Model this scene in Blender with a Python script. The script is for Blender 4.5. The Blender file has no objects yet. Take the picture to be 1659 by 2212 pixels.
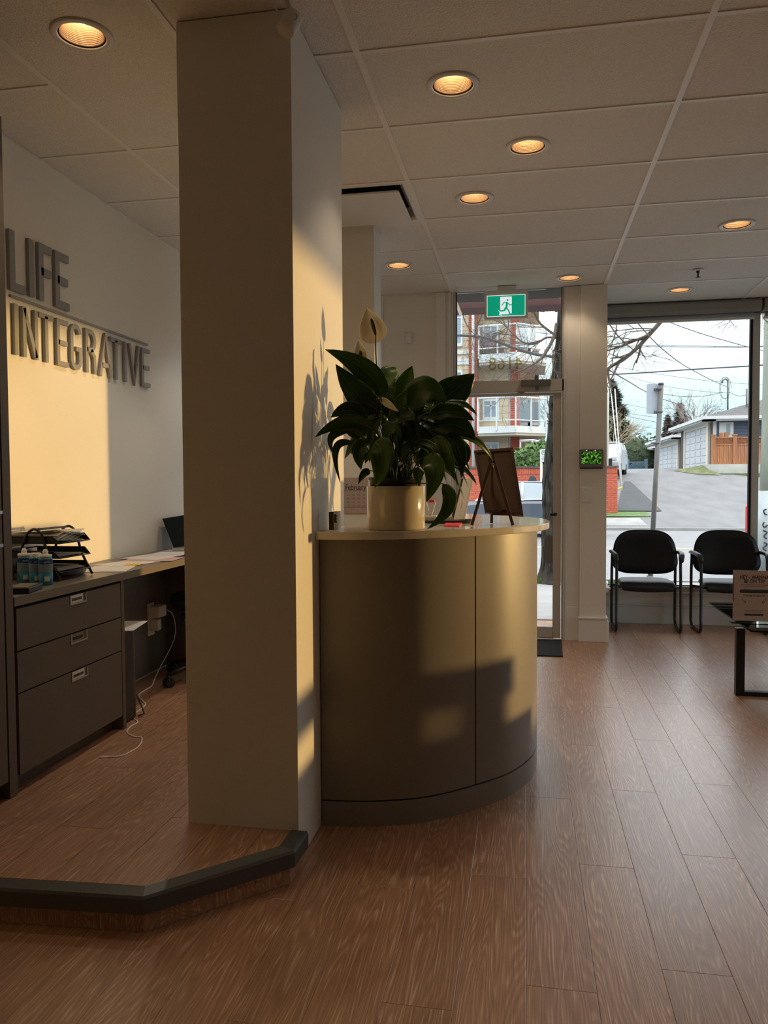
import bpy, bmesh, math, random
from mathutils import Vector, Matrix
random.seed(7)
S = bpy.context.scene
COL = S.collection
V = Vector
# ------------------------------------------------------------------ camera
F = 1669.5; YAW = -0.182145; PIT = -0.039187; ROLL = -0.005622; ZC = 1.303
cf = V((math.sin(YAW)*math.cos(PIT), math.cos(YAW)*math.cos(PIT), math.sin(PIT)))
cr0 = V((math.cos(YAW), -math.sin(YAW), 0)); cu0 = cr0.cross(cf)
cr = math.cos(ROLL)*cr0+math.sin(ROLL)*cu0; cu = -math.sin(ROLL)*cr0+math.cos(ROLL)*cu0
cam = bpy.data.cameras.new('camera'); co = bpy.data.objects.new('camera', cam); COL.objects.link(co)
cam.sensor_fit = 'VERTICAL'; cam.sensor_height = 36; cam.lens = F*36/2212
cam.clip_start = 0.05; cam.clip_end = 500
co.matrix_world = Matrix(((cr.x, cu.x, -cf.x, 0), (cr.y, cu.y, -cf.y, 0), (cr.z, cu.z, -cf.z, ZC), (0, 0, 0, 1)))
S.camera = co
def ray(px, py): return cf+cr*((px-829.5)/F)-cu*((py-1106)/F)
def at(px, py, Y):                      # the point seen at a pixel, at real depth Y
    d = ray(px, py); q = d*(Y/d.y); q.z += ZC; return q
def atz(px, py, z):
    d = ray(px, py); q = d*((z-ZC)/d.z); q.z += ZC; return q
def atx(px, py, X):
    d = ray(px, py); q = d*(X/d.x); q.z += ZC; return q
# ------------------------------------------------------------------ world, sun, exposure
W = bpy.data.worlds.new('world'); S.world = W; W.use_nodes = True
nt = W.node_tree; nt.nodes.clear()
def wn(t): return nt.nodes.new(t)
tc = wn('ShaderNodeTexCoord'); sep = wn('ShaderNodeSeparateXYZ'); rp = wn('ShaderNodeValToRGB')
nz = wn('ShaderNodeTexNoise'); nz.inputs['Scale'].default_value = 2.2; nz.inputs['Detail'].default_value = 4
ad = wn('ShaderNodeMath'); ad.operation = 'MULTIPLY_ADD'; ad.inputs[1].default_value = 0.10
bg = wn('ShaderNodeBackground'); wo = wn('ShaderNodeOutputWorld')
nt.links.new(tc.outputs['Generated'], sep.inputs[0]); nt.links.new(tc.outputs['Generated'], nz.inputs['Vector'])
nt.links.new(nz.outputs['Fac'], ad.inputs[0]); nt.links.new(sep.outputs['Z'], ad.inputs[2])
nt.links.new(ad.outputs[0], rp.inputs[0]); nt.links.new(rp.outputs[0], bg.inputs[0]); nt.links.new(bg.outputs[0], wo.inputs[0])
# overcast sky: pale cyan at the horizon, brightening evenly to the zenith
for k_, (ps, cc_) in enumerate(((0.05, (.115, .180, .195)), (0.16, (.18, .245, .26)), (0.30, (.40, .44, .46)), (1.0, (.94, .97, 1.0)))):
    el_ = rp.color_ramp.elements[k_] if k_ < 2 else rp.color_ramp.elements.new(ps)
    el_.position = ps; el_.color = (*cc_, 1)
bg.inputs[1].default_value = 3.6
sd = bpy.data.lights.new('sun', 'SUN'); so = bpy.data.objects.new('sun', sd); COL.objects.link(so)
sd.energy = 1.8; sd.color = (1.0, 0.62, 0.20); sd.angle = math.radians(1.6)
so.rotation_euler = V((-1, -0.464, -0.014)).to_track_quat('-Z', 'Y').to_euler()
def portal(loc, rot, sx, sy):
    l = bpy.data.lights.new('portal', 'AREA'); l.shape = 'RECTANGLE'; l.size = sx; l.size_y = sy
    l.cycles.is_portal = True
    o = bpy.data.objects.new('portal', l); COL.objects.link(o); o.location = loc; o.rotation_euler = rot
H = math.pi/2
portal((2.45, 7.42, 1.54), (-H, 0, 0), 3.5, 2.4)
portal((-0.15, 6.50, 1.45), (-H, 0, 0), 0.9, 2.8)
portal((4.25, 5.72, 1.2), (0, H, 0), 1.95, 2.85)
portal((-1.75, 6.50, 1.5), (-H, 0, 0), 0.95, 2.1)
S.view_settings.view_transform = 'Standard'; S.view_settings.look = 'None'
S.view_settings.exposure = 0.62; S.view_settings.gamma = 1.0; S.view_settings.use_curve_mapping = False
# ------------------------------------------------------------------ materials
def lin(c): return tuple((x/255/12.92 if x/255 <= 0.04045 else ((x/255+0.055)/1.055)**2.4) for x in c)
def mat(name, col, rough=0.6, metal=0.0, vary=0.0, vscale=8.0, bump=0.0, bscale=80.0, spec=0.5, emit=0.0, objrand=0.0, coat=0.0, trans=0.0, stretch=None):
    m = bpy.data.materials.new(name); m.use_nodes = True; t = m.node_tree; n = t.nodes; b = n['Principled BSDF']
    b.inputs['Base Color'].default_value = (*col, 1); b.inputs['Roughness'].default_value = rough
    b.inputs['Metallic'].default_value = metal; b.inputs['Specular IOR Level'].default_value = spec
    b.inputs['Coat Weight'].default_value = coat; b.inputs['Coat Roughness'].default_value = 0.1
    if trans: b.inputs['Transmission Weight'].default_value = trans
    if emit:
        b.inputs['Emission Color'].default_value = (*col, 1); b.inputs['Emission Strength'].default_value = emit
    tcn = n.new('ShaderNodeTexCoord'); vec = tcn.outputs['Object']
    if stretch:
        mp = n.new('ShaderNodeMapping'); mp.inputs['Scale'].default_value = stretch; t.links.new(vec, mp.inputs[0]); vec = mp.outputs[0]
    if vary or objrand:
        hv = n.new('ShaderNodeHueSaturation'); hv.inputs['Color'].default_value = (*col, 1)
        ns = n.new('ShaderNodeTexNoise'); ns.inputs['Scale'].default_value = vscale; ns.inputs['Detail'].default_value = 5
        t.links.new(vec, ns.inputs['Vector'])
        mr = n.new('ShaderNodeMapRange'); mr.inputs[1].default_value = 0.3; mr.inputs[2].default_value = 0.7
        mr.inputs[3].default_value = 1-vary; mr.inputs[4].default_value = 1+vary
        t.links.new(ns.outputs['Fac'], mr.inputs[0])
        out = mr.outputs[0]
        if objrand:
            oi = n.new('ShaderNodeObjectInfo'); m2 = n.new('ShaderNodeMapRange')
            m2.inputs[3].default_value = 1-objrand; m2.inputs[4].default_value = 1+objrand
            t.links.new(oi.outputs['Random'], m2.inputs[0])
            mu = n.new('ShaderNodeMath'); mu.operation = 'MULTIPLY'
            t.links.new(out, mu.inputs[0]); t.links.new(m2.outputs[0], mu.inputs[1]); out = mu.outputs[0]
        t.links.new(out, hv.inputs['Value']); t.links.new(hv.outputs[0], b.inputs['Base Color'])
        if emit: t.links.new(hv.outputs[0], b.inputs['Emission Color'])
    if bump:
        nb = n.new('ShaderNodeTexNoise'); nb.inputs['Scale'].default_value = bscale; nb.inputs['Detail'].default_value = 3
        t.links.new(vec, nb.inputs['Vector'])
        bp = n.new('ShaderNodeBump'); bp.inputs['Strength'].default_value = bump; bp.inputs['Distance'].default_value = 0.004
        t.links.new(nb.outputs['Fac'], bp.inputs['Height']); t.links.new(bp.outputs[0], b.inputs['Normal'])
    return m
def glass_mat(name, tint=(1, 1, 1), refl=0.06):
    m = bpy.data.materials.new(name); m.use_nodes = True; t = m.node_tree; n = t.nodes; n.clear()
    o = n.new('ShaderNodeOutputMaterial'); mx = n.new('ShaderNodeMixShader'); tr = n.new('ShaderNodeBsdfTransparent')
    gl = n.new('ShaderNodeBsdfGlossy'); gl.inputs['Roughness'].default_value = 0.02
    lw = n.new('ShaderNodeFresnel'); lw.inputs['IOR'].default_value = 1.45
    tr.inputs[0].default_value = (*tint, 1)
    t.links.new(lw.outputs[0], mx.inputs[0]); t.links.new(tr.outputs[0], mx.inputs[1]); t.links.new(gl.outputs[0], mx.inputs[2]); t.links.new(mx.outputs[0], o.inputs[0])
    return m
def wood_floor(name, c0, c1, c2):
    m = bpy.data.materials.new(name); m.use_nodes = True; t = m.node_tree; n = t.nodes; b = n['Principled BSDF']; L = t.links.new
    tcn = n.new('ShaderNodeTexCoord'); oi = n.new('ShaderNodeObjectInfo')
    cm = n.new('ShaderNodeCombineXYZ'); sc = n.new('ShaderNodeMath'); sc.operation = 'MULTIPLY'; sc.inputs[1].default_value = 37
    L(oi.outputs['Random'], sc.inputs[0]); L(sc.outputs[0], cm.inputs[0]); L(sc.outputs[0], cm.inputs[2])
    va = n.new('ShaderNodeVectorMath'); va.operation = 'ADD'; L(tcn.outputs['Object'], va.inputs[0]); L(cm.outputs[0], va.inputs[1])
    mp = n.new('ShaderNodeMapping'); mp.inputs['Scale'].default_value = (7.0, .62, 3); L(va.outputs[0], mp.inputs[0])
    n1 = n.new('ShaderNodeTexNoise'); n1.inputs['Scale'].default_value = 1.0; n1.inputs['Detail'].default_value = 2.2; n1.inputs['Roughness'].default_value = 0.45; L(mp.outputs[0], n1.inputs['Vector'])
    mu = n.new('ShaderNodeMath'); mu.operation = 'MULTIPLY'; mu.inputs[1].default_value = 260; L(n1.outputs['Fac'], mu.inputs[0])
    si = n.new('ShaderNodeMath'); si.operation = 'SINE'; L(mu.outputs[0], si.inputs[0])
    # streaks along the plank break the rings up
    mp2 = n.new('ShaderNodeMapping'); mp2.inputs['Scale'].default_value = (190, 6, 10); L(va.outputs[0], mp2.inputs[0])
    n2 = n.new('ShaderNodeTexNoise'); n2.inputs['Scale'].default_value = 1.0; n2.inputs['Detail'].default_value = 3; L(mp2.outputs[0], n2.inputs['Vector'])
    ma = n.new('ShaderNodeMath'); ma.operation = 'MULTIPLY_ADD'; ma.inputs[1].default_value = 0.14; L(si.outputs[0], ma.inputs[0]); L(n2.outputs['Fac'], ma.inputs[2])
    rp = n.new('ShaderNodeValToRGB'); e = rp.color_ramp.elements
    e[0].position = 0.30; e[0].color = (*c0, 1); e[1].position = 0.86; e[1].color = (*c2, 1)
    k = e.new(0.62); k.color = (*c1, 1)
    L(ma.outputs[0], rp.inputs[0])
    n3 = n.new('ShaderNodeTexNoise'); n3.inputs['Scale'].default_value = 2.5; L(va.outputs[0], n3.inputs['Vector'])
    ad = n.new('ShaderNodeMath'); ad.operation = 'ADD'; L(n3.outputs['Fac'], ad.inputs[0]); L(oi.outputs['Random'], ad.inputs[1])
    mr = n.new('ShaderNodeMapRange'); mr.inputs[1].default_value = 0.3; mr.inputs[2].default_value = 1.7; mr.inputs[3].default_value = 0.85; mr.inputs[4].default_value = 1.15; L(ad.outputs[0], mr.inputs[0])
    hv = n.new('ShaderNodeHueSaturation'); L(rp.outputs[0], hv.inputs['Color']); L(mr.outputs[0], hv.inputs['Value']); L(hv.outputs[0], b.inputs['Base Color'])
    bp = n.new('ShaderNodeBump'); bp.inputs['Strength'].default_value = 0.6; bp.inputs['Distance'].default_value = 0.0012; L(ma.outputs[0], bp.inputs['Height']); L(bp.outputs[0], b.inputs['Normal'])
    b.inputs['Roughness'].default_value = 0.40; b.inputs['Specular IOR Level'].default_value = 0.8; b.inputs['Coat Weight'].default_value = 0.6; b.inputs['Coat Roughness'].default_value = 0.28
    return m
M = {}
M['wall'] = mat('wall_paint', (0.86, 0.815, 0.735), 0.42, vary=0.015, vscale=2, bump=0.05, bscale=220, spec=0.4)
M['pillar'] = mat('pillar_paint', (0.80, 0.775, 0.73), 0.5, bump=0.05, bscale=220, spec=0.35)
M['dwall'] = mat('fill_cutting_back_wall', (0.10, 0.08, 0.06), 0.8)  # made-up dark tone on the unseen wall, cuts fill on camera-facing surfaces
M['trim'] = mat('trim_paint', (0.82, 0.80, 0.765), 0.38, bump=0.03, bscale=60, spec=0.4)
M['tile'] = mat('ceiling_tile', (0.82, 0.785, 0.735), 0.9, vary=0.05, vscale=120, bump=0.9, bscale=130, spec=0.1, objrand=0.02)
M['tbar'] = mat('tbar_enamel', (0.86, 0.83, 0.78), 0.4)
M['void'] = mat('ceiling_void', (0.05, 0.045, 0.04), 0.9)
M['floor'] = wood_floor('floor_oak_vinyl', (0.31, 0.155, 0.083), (0.42, 0.225, 0.128), (0.66, 0.47, 0.35))
M['sub'] = mat('subfloor', (0.05, 0.025, 0.015), 0.8)
M['desk'] = mat('taupe_laminate', (0.258, 0.232, 0.202), 0.42, vary=0.04, vscale=3, spec=0.45)
M['gap'] = mat('shadow_gap', (0.012, 0.010, 0.010), 0.8)
M['quartz'] = mat('cream_quartz', (0.74, 0.69, 0.60), 0.10, vary=0.03, vscale=30, spec=0.6)
M['lam'] = mat('dark_taupe_laminate', (0.135, 0.112, 0.09), 0.5, vary=0.05, vscale=3)
M['lamtop'] = mat('desk_top_laminate', (0.20, 0.17, 0.14), 0.38, vary=0.05, vscale=3)
M['nose'] = mat('grey_rubber_nosing', (0.075, 0.078, 0.072), 0.45, vary=0.06, vscale=12)
M['metal'] = mat('brushed_metal', (0.55, 0.55, 0.54), 0.3, metal=0.9)
M['black'] = mat('black_plastic', (0.012, 0.012, 0.013), 0.4)
M['blackm'] = mat('black_metal', (0.014, 0.014, 0.015), 0.35, spec=0.5)
M['vinyl'] = mat('black_vinyl', (0.012, 0.012, 0.014), 0.46, bump=0.1, bscale=260, spec=0.3)
M['white'] = mat('white_plastic', (0.75, 0.74, 0.72), 0.4)
M['paper'] = mat('paper', (0.72, 0.70, 0.68), 0.8)
M['ink'] = mat('ink', (0.02, 0.02, 0.025), 0.8)
M['signgrey'] = mat('grey_letter_enamel', (0.31, 0.31, 0.305), 0.42)
def transl(m, amt, col):
    t = m.node_tree; n = t.nodes; o = n['Material Output']; b = n['Principled BSDF']
    tr = n.new('ShaderNodeBsdfTranslucent'); tr.inputs[0].default_value = (*col, 1); mx = n.new('ShaderNodeMixShader'); mx.inputs[0].default_value = amt
    t.links.new(b.outputs[0], mx.inputs[1]); t.links.new(tr.outputs[0], mx.inputs[2]); t.links.new(mx.outputs[0], o.inputs[0]); return m
M['glass'] = glass_mat('window_glass')
M['tglass'] = glass_mat('table_glass', (0.80, 0.90, 0.90))
M['frame'] = mat('window_frame', (0.58, 0.55, 0.50), 0.45)
M['gasket'] = mat('gasket', (0.02, 0.02, 0.025), 0.5)
M['bafflew'] = mat('baffle', (0.34, 0.20, 0.10), 0.45)
M['ring'] = mat('light_ring', (0.72, 0.69, 0.66), 0.35)
M['bulb'] = mat('bulb_glow', (1.0, 0.84, 0.58), 0.5, emit=13.0)
M['leaf'] = mat('leaf_green', (0.022, 0.060, 0.012), 0.36, vary=0.35, vscale=14, objrand=0.35, spec=0.5, bump=0.15, bscale=40)
M['leafl'] = mat('leaf_light', (0.069, 0.144, 0.022), 0.4, vary=0.3, vscale=14, objrand=0.3)
M['leafy'] = mat('leaf_yellowing', (0.16, 0.15, 0.03), 0.45, vary=0.4, vscale=20)
transl(M['leaf'], .22, (.10, .24, .02)); transl(M['leafl'], .3, (.16, .30, .03))
M['rib'] = mat('leaf_midrib', (0.10, 0.17, 0.04), 0.45)
M['stem'] = mat('leaf_stem', (0.035, 0.07, 0.018), 0.5)
M['spathe'] = mat('spathe_cream', (0.82, 0.76, 0.64), 0.5, vary=0.08, vscale=20)
transl(M['spathe'], .12, (.75, .66, .50))
M['spadix'] = mat('spadix_brown', (0.05, 0.032, 0.02), 0.8, bump=1.0, bscale=350)
M['pot'] = mat('cream_glazed_pot', (0.66, 0.58, 0.42), 0.14, spec=0.6, coat=0.4)
M['npot'] = mat('dark_nursery_pot', (0.010, 0.014, 0.022), 0.5)
M['soil'] = mat('potting_soil', (0.03, 0.02, 0.012), 0.95, vary=0.4, vscale=60, bump=1, bscale=60)
M['easel'] = mat('walnut_wood', (0.085, 0.036, 0.020), 0.5, vary=0.25, vscale=5, stretch=(1, 1, 0.1))
M['backboard'] = mat('brown_backing_board', (0.115, 0.062, 0.034), 0.7, vary=0.12, vscale=8)
M['pink'] = mat('pink_sticky', (0.80, 0.035, 0.07), 0.6)
M['mat'] = mat('charcoal_mat', (0.018, 0.018, 0.02), 0.95, bump=1, bscale=300, vary=0.2, vscale=60)
M['green'] = mat('exit_green', (0.0, 0.30, 0.17), 0.5, emit=0.55)
M['exitw'] = mat('exit_white', (0.75, 0.82, 0.85), 0.5, emit=0.55)
def gm(name, c, **k): return mat(name, c, **k)
# ------------------------------------------------------------------ mesh helpers
class MB:
    def __init__(s): s.v = []; s.f = []; s.m = []; s.ms = []; s.sm = []
    def mi(s, m):
        if m is None: return 0
        if m not in s.ms: s.ms.append(m)
        return s.ms.index(m)
    def add(s, vs, fs, m=None, smooth=False):
        o = len(s.v); s.v += [tuple(x) for x in vs]; i = s.mi(m)
        for f in fs: s.f.append(tuple(o+k for k in f)); s.m.append(i); s.sm.append(smooth)
        return s
    def box(s, x0, x1, y0, y1, z0, z1, m=None):
        vs = [(x, y, z) for z in (z0, z1) for y in (y0, y1) for x in (x0, x1)]
        return s.add(vs, [(0, 2, 3, 1), (4, 5, 7, 6), (0, 1, 5, 4), (2, 6, 7, 3), (0, 4, 6, 2), (1, 3, 7, 5)], m)
    def obox(s, c, ax, ay, az, m=None):     # oriented box: centre and three half-axis vectors
        c, ax, ay, az = V(c), V(ax), V(ay), V(az)
        vs = [c+ax*i+ay*j+az*k for k in (-1, 1) for j in (-1, 1) for i in (-1, 1)]
        return s.add(vs, [(0, 2, 3, 1), (4, 5, 7, 6), (0, 1, 5, 4), (2, 6, 7, 3), (0, 4, 6, 2), (1, 3, 7, 5)], m)
    def prism(s, pts, a, b, axis='z', m=None, smooth=False):  # pts 2D outline ccw
        def P(p, h):
            return {'z': (p[0], p[1], h), 'y': (p[0], h, p[1]), 'x': (h, p[0], p[1])}[axis]
        n = len(pts); vs = [P(p, a) for p in pts]+[P(p, b) for p in pts]
        s.add(vs, [tuple(range(n-1, -1, -1)), tuple(range(n, 2*n))], m)
        s.add(vs, [(i, (i+1) % n, n+(i+1) % n, n+i) for i in range(n)], m, smooth)
        return s
    def tube(s, pts, r, n=8, m=None, cap=True, flat=1.0):
        pts = [V(p) for p in pts]; k = len(pts); rs = r if isinstance(r, (list, tuple)) else [r]*k
        vs = []; up = None
        for i, p in enumerate(pts):
            d = (pts[min(i+1, k-1)]-pts[max(i-1, 0)])
            d = d.normalized() if d.length > 1e-9 else V((0, 0, 1))
            if up is None:
                up = V((0, 0, 1)) if abs(d.z) < 0.9 else V((0, 1, 0))
            a = d.cross(up)
            if a.length < 1e-6: a = d.cross(V((1, 0, 0.1)))
            a.normalize(); b = a.cross(d).normalized(); up = b
            for j in range(n):
                t = 2*math.pi*j/n; vs.append(p+a*math.cos(t)*rs[i]+b*math.sin(t)*rs[i]*flat)
        fs = [(i*n+j, i*n+(j+1) % n, (i+1)*n+(j+1) % n, (i+1)*n+j) for i in range(k-1) for j in range(n)]
        s.add(vs, fs, m, True)
        if cap: s.add(vs, [tuple(range(n-1, -1, -1)), tuple(range((k-1)*n, k*n))], m)
        return s
    def lathe(s, prof, c=(0, 0, 0), n=24, m=None, smooth=True):
        c = V(c); k = len(prof)
        vs = [c+V((r*math.cos(2*math.pi*j/n), r*math.sin(2*math.pi*j/n), z)) for r, z in prof for j in range(n)]
        fs = [(i*n+j, i*n+(j+1) % n, (i+1)*n+(j+1) % n, (i+1)*n+j) for i in range(k-1) for j in range(n)]
        s.add(vs, fs, m, smooth)
        return s
    def grid(s, fn, nu, nv, m=None, smooth=True):
        vs = [fn(i/nu, j/nv) for j in range(nv+1) for i in range(nu+1)]
        fs = [(j*(nu+1)+i, j*(nu+1)+i+1, (j+1)*(nu+1)+i+1, (j+1)*(nu+1)+i) for j in range(nv) for i in range(nu)]
        s.add(vs, fs, m, smooth); return s
    def build(s, name, m=None, parent=None, origin=None, bevel=0, solid=0, sub=0):
        me = bpy.data.meshes.new(name); o0 = V(origin) if origin else V((0, 0, 0))
        me.from_pydata([tuple(V(v)-o0) for v in s.v], [], s.f)
        if m: me.materials.append(m)
        else:
            for x in s.ms: me.materials.append(x)
        for p, i, sm in zip(me.polygons, s.m, s.sm):
            if not m: p.material_index = i
            p.use_smooth = sm
        me.validate(); me.update()
        bm = bmesh.new(); bm.from_mesh(me); bmesh.ops.remove_doubles(bm, verts=bm.verts, dist=1e-6)
        bmesh.ops.recalc_face_normals(bm, faces=bm.faces); bm.to_mesh(me); bm.free()
        o = bpy.data.objects.new(name, me); COL.objects.link(o); o.location = o0
        if parent:
            o.parent = parent; o.location = o0-parent.get('_o', V((0, 0, 0))) if False else o0
            if parent.type == 'EMPTY' or True:
                pl = WL(parent); o.location = o0-pl if not parent.get('local') else o0
        if bevel:
            b = o.modifiers.new('bevel', 'BEVEL'); b.width = bevel; b.segments = 2; b.limit_method = 'ANGLE'
        if solid:
            b = o.modifiers.new('solid', 'SOLIDIFY'); b.thickness = solid; b.offset = 0
        if sub:
            b = o.modifiers.new('sub', 'SUBSURF'); b.levels = sub; b.render_levels = sub
        return o
def WL(o):
    p = V(o.location)
    while o.parent: o = o.parent; p += V(o.location)
    return p
def tag(o, label=None, cat=None, group=None, kind=None):
    if label: o['label'] = label
    if cat: o['category'] = cat
    if group: o['group'] = group
    if kind: o['kind'] = kind
    return o
def thing(name, label, cat, loc=(0, 0, 0), group=None, kind=None, local=False):
    o = bpy.data.objects.new(name, None); COL.objects.link(o); o.location = loc; o.empty_display_size = 0.1
    tag(o, label, cat, group, kind)
    if local: o['local'] = 1
    return o
def copy_tree(o, parent=None):
    c = o.copy(); COL.objects.link(c); c.parent = parent
    for ch in list(o.children): copy_tree(ch, c)
    return c
def text_mb(txt, size, origin, xdir, ydir, mtl, name, parent, sx=1.0, ext=0.0005, shear=0, bold=0.0):
    cu_ = bpy.data.curves.new('t', 'FONT'); cu_.body = txt; cu_.size = size; cu_.extrude = 0; cu_.align_x = 'CENTER'; cu_.align_y = 'CENTER'; cu_.shear = shear; cu_.resolution_u = 3; cu_.offset = bold
    to = bpy.data.objects.new('t', cu_); me = to.to_mesh()
    xd, yd = V(xdir).normalized(), V(ydir).normalized(); nn = xd.cross(yd); mb = MB()
    vs = [V(origin)+xd*v.co.x*sx+yd*v.co.y+nn*ext for v in me.vertices]
    mb.add(vs, [tuple(p.vertices) for p in me.polygons]); to.to_mesh_clear()
    bpy.data.objects.remove(to); bpy.data.curves.remove(cu_)
    return mb.build(name, mtl, parent)
def bez(a, b, c, t): return a*(1-t)**2+b*2*t*(1-t)+c*t*t
# =================================================================== ROOM SHELL
CH = 2.859; XL = -2.31; XR = 4.2; YD = 6.44; YW = 7.31; YB = -3.0
floor = thing('floor', None, None, kind='structure')
MB().box(XL-.1, XR+.1, YB-.1, YW+.12, -0.14, -0.006).build('subfloor', M['sub'], floor)
MB().box(XL, XR, YB, 0.9, -0.006, 0).build('floor_back', M['floor'], floor)
PW, PL = 0.1778, 1.2192
def rect_mesh(w, l, h=0.006, ch=0.0009):
    b = MB(); g = 0.0004
    b.add([(g, g, 0), (w-g, g, 0), (w-g, l-g, 0), (g, l-g, 0), (g, g, -h), (w-g, g, -h), (w-g, l-g, -h), (g, l-g, -h),
           (g+ch, g+ch, ch*.5), (w-g-ch, g+ch, ch*.5), (w-g-ch, l-g-ch, ch*.5), (g+ch, l-g-ch, ch*.5)],
          [(8, 9, 10, 11), (0, 1, 9, 8), (1, 2, 10, 9), (2, 3, 11, 10), (3, 0, 8, 11), (4, 5, 1, 0), (5, 6, 2, 1), (6, 7, 3, 2), (7, 4, 0, 3)])
    return b
pm = {}
def planks(parent, x0, x1, y0, y1, z, off=0.0, clip=None):
    nx = math.ceil((x1-x0)/PW)
    for i in range(nx):
        a = x0+i*PW; w = min(PW, x1-a)
        st = y0-((i*0.4471+off) % 1.0)*PL
        while st < y1:
            s0 = max(st, y0); e0 = min(st+PL, y1); l = e0-s0
            if l > 0.02 and w > 0.01 and not (clip and clip(a, a+w, s0, e0)):
                k = (round(w, 4), round(l, 4))
                if k not in pm:
                    o = rect_mesh(w, l).build('plank', M['floor'], parent); pm[k] = o.data
                else:
                    o = bpy.data.objects.new('plank', pm[k]); COL.objects.link(o); o.parent = parent
                pl = WL(parent); o.location = V((a, s0, z))-pl
            st += PL
planks(floor, -2.31, 4.2, 0.9, YW, -0.0006, 0.3, clip=lambda a, b, c, d: (b < -0.8 and c > 2.7) or (a < -0.75 and c > 4.2 and b < -.75))
# platform (raised floor on the left)
PZ = 0.109
plat = [(-2.31, 1.955), (-1.087, 2.03), (-0.752, 2.36), (-0.745, 2.50), (-0.765, 2.50), (-0.765, 7.0), (-2.31, 7.0)]
pf = thing('platform', None, None, kind='structure')
MB().prism([(-2.31, 1.975), (-1.09, 2.052), (-0.775, 2.372), (-0.765, 6.44), (-2.31, 6.44)], -0.001, PZ-0.004).build('platform_riser', M['floor'], pf)
def platclip(a, b, c, d): return False
# platform planks follow the angled step edge: top cut to the outline
def platform_planks():
    edge = lambda x: 1.975+(x+2.31)*(2.052-1.975)/1.22 if x < -1.09 else 2.052+(x+1.09)*(0.32/0.315)
    x = -2.31; i = 0
    while x < -0.78:
        w = min(PW, -0.777-x)
        segs = []; st = 1.6-((i*0.4471+.55) % 1)*PL
        while st < 6.44:
            s0 = st; e0 = min(st+PL, 6.44)
            ya, yb = edge(x)+.03, edge(x+w)+.03
            if e0 > max(ya, yb)+.02:
                a0, b0 = max(s0, ya), max(s0, yb); g = .0007
                pts = [(x+g, a0+g), (x+w-g, b0+g), (x+w-g, e0-g), (x+g, e0-g)]
                if x < -1.09 < x+w and s0 < 2.07: pts.insert(1, (-1.09, 2.052+.03))
                MB().prism(pts, PZ-0.006, PZ).build('plank', M['floor'], pf, origin=(x, s0, PZ))
            st += PL
        x += w; i += 1
platform_planks()
# riser cladding boards and the rubber nosing in three mitred lengths
segs = [((-2.31, 1.955), (-1.087, 2.030)), ((-1.087, 2.030), (-0.752, 2.362)), ((-0.752, 2.362), (-0.748, 2.494))]
def off(p, q, d):
    dx, dy = q[0]-p[0], q[1]-p[1]; l = math.hypot(dx, dy); return (dy/l*d, -dx/l*d)
def mitred(pts, d):
    out = []
    for i, p in enumerate(pts):
        if i == 0: o = off(pts[0], pts[1], d); out.append((p[0]+o[0], p[1]+o[1]))
        elif i == len(pts)-1: o = off(pts[-2], pts[-1], d); out.append((p[0]+o[0], p[1]+o[1]))
        else:
            a = V((*off(pts[i-1], p, 1), 0)); b = V((*off(p, pts[i+1], 1), 0)); n = (a+b).normalized(); k = d/max(.3, n.dot(a)); out.append((p[0]+n.x*k, p[1]+n.y*k))
    return out
base = [segs[0][0], segs[1][0], segs[2][0], segs[2][1]]
def step_part(name, prof, m, cap=True):   # prof: list of (out offset, z)
    loops = [mitred(base, d) for d, z in prof]
    for i in range(3):
        b = MB(); k = len(prof); vs = []
        for j, (d, z) in enumerate(prof): vs.append((*loops[j][i], z))
        for j, (d, z) in enumerate(prof): vs.append((*loops[j][i+1], z))
        b.add(vs, [(j, (j+1) % k, k+(j+1) % k, k+j) for j in range(k)]); b.add(vs, [tuple(range(k)), tuple(range(2*k-1, k-1, -1))])
        b.build(name, m, pf)
step_part('riser_board', [(-0.012, 0.001), (0, 0.001), (0, 0.09), (-0.012, 0.09)], M['floor'])
prof = [(-0.045, PZ), (0.012, PZ), (0.012, 0.062), (0.020, 0.062), (0.021, 0.108), (0.016, 0.116)]
for k in range(6): prof += [(0.010-k*0.009, 0.1175), (0.007-k*0.009, 0.1155)]
step_part('nosing', prof, M['nose'])
# walls
def wallbox(name, *a, m='wall'):
    o = MB().box(*a).build(name, M[m]); o['kind'] = 'structure'; return o
wallbox('wall_left', XL-.12, XL, YB, 6.6, -0.05, CH+.2)
wallbox('wall_back', XL-.12, XR+.12, YB-.12, YB, -0.05, CH+.2, m='dwall')
# front wall of the office with an added window, recessed panel section
b = MB(); b.box(XL, -2.22, YD, YD+.14, 0, CH+.1); b.box(-2.22, -1.28, YD, YD+.14, 0, .5); b.box(-2.22, -1.28, YD, YD+.14, 2.6, CH+.1)
b.box(-1.28, -0.733, YD+.012, YD+.14, 0, CH+.1); b.box(-1.28, -1.185, YD, YD+.02, 0, CH+.1)
o = b.build('wall_front', M['wall']); o['kind'] = 'structure'
w3 = thing('added_window', None, None, kind='structure')  # unseen window added to brighten the left office wall
b = MB(); b.box(-2.22, -2.18, YD+.03, YD+.1, .5, 2.6); b.box(-1.32, -1.28, YD+.03, YD+.1, .5, 2.6); b.box(-2.18, -1.32, YD+.03, YD+.1, .5, .54); b.box(-2.18, -1.32, YD+.03, YD+.1, 2.56, 2.6)
b.build('window_frame', M['frame'], w3); MB().box(-2.18, -1.32, YD+.06, YD+.066, .54, 2.56).build('pane', M['glass'], w3)
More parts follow.
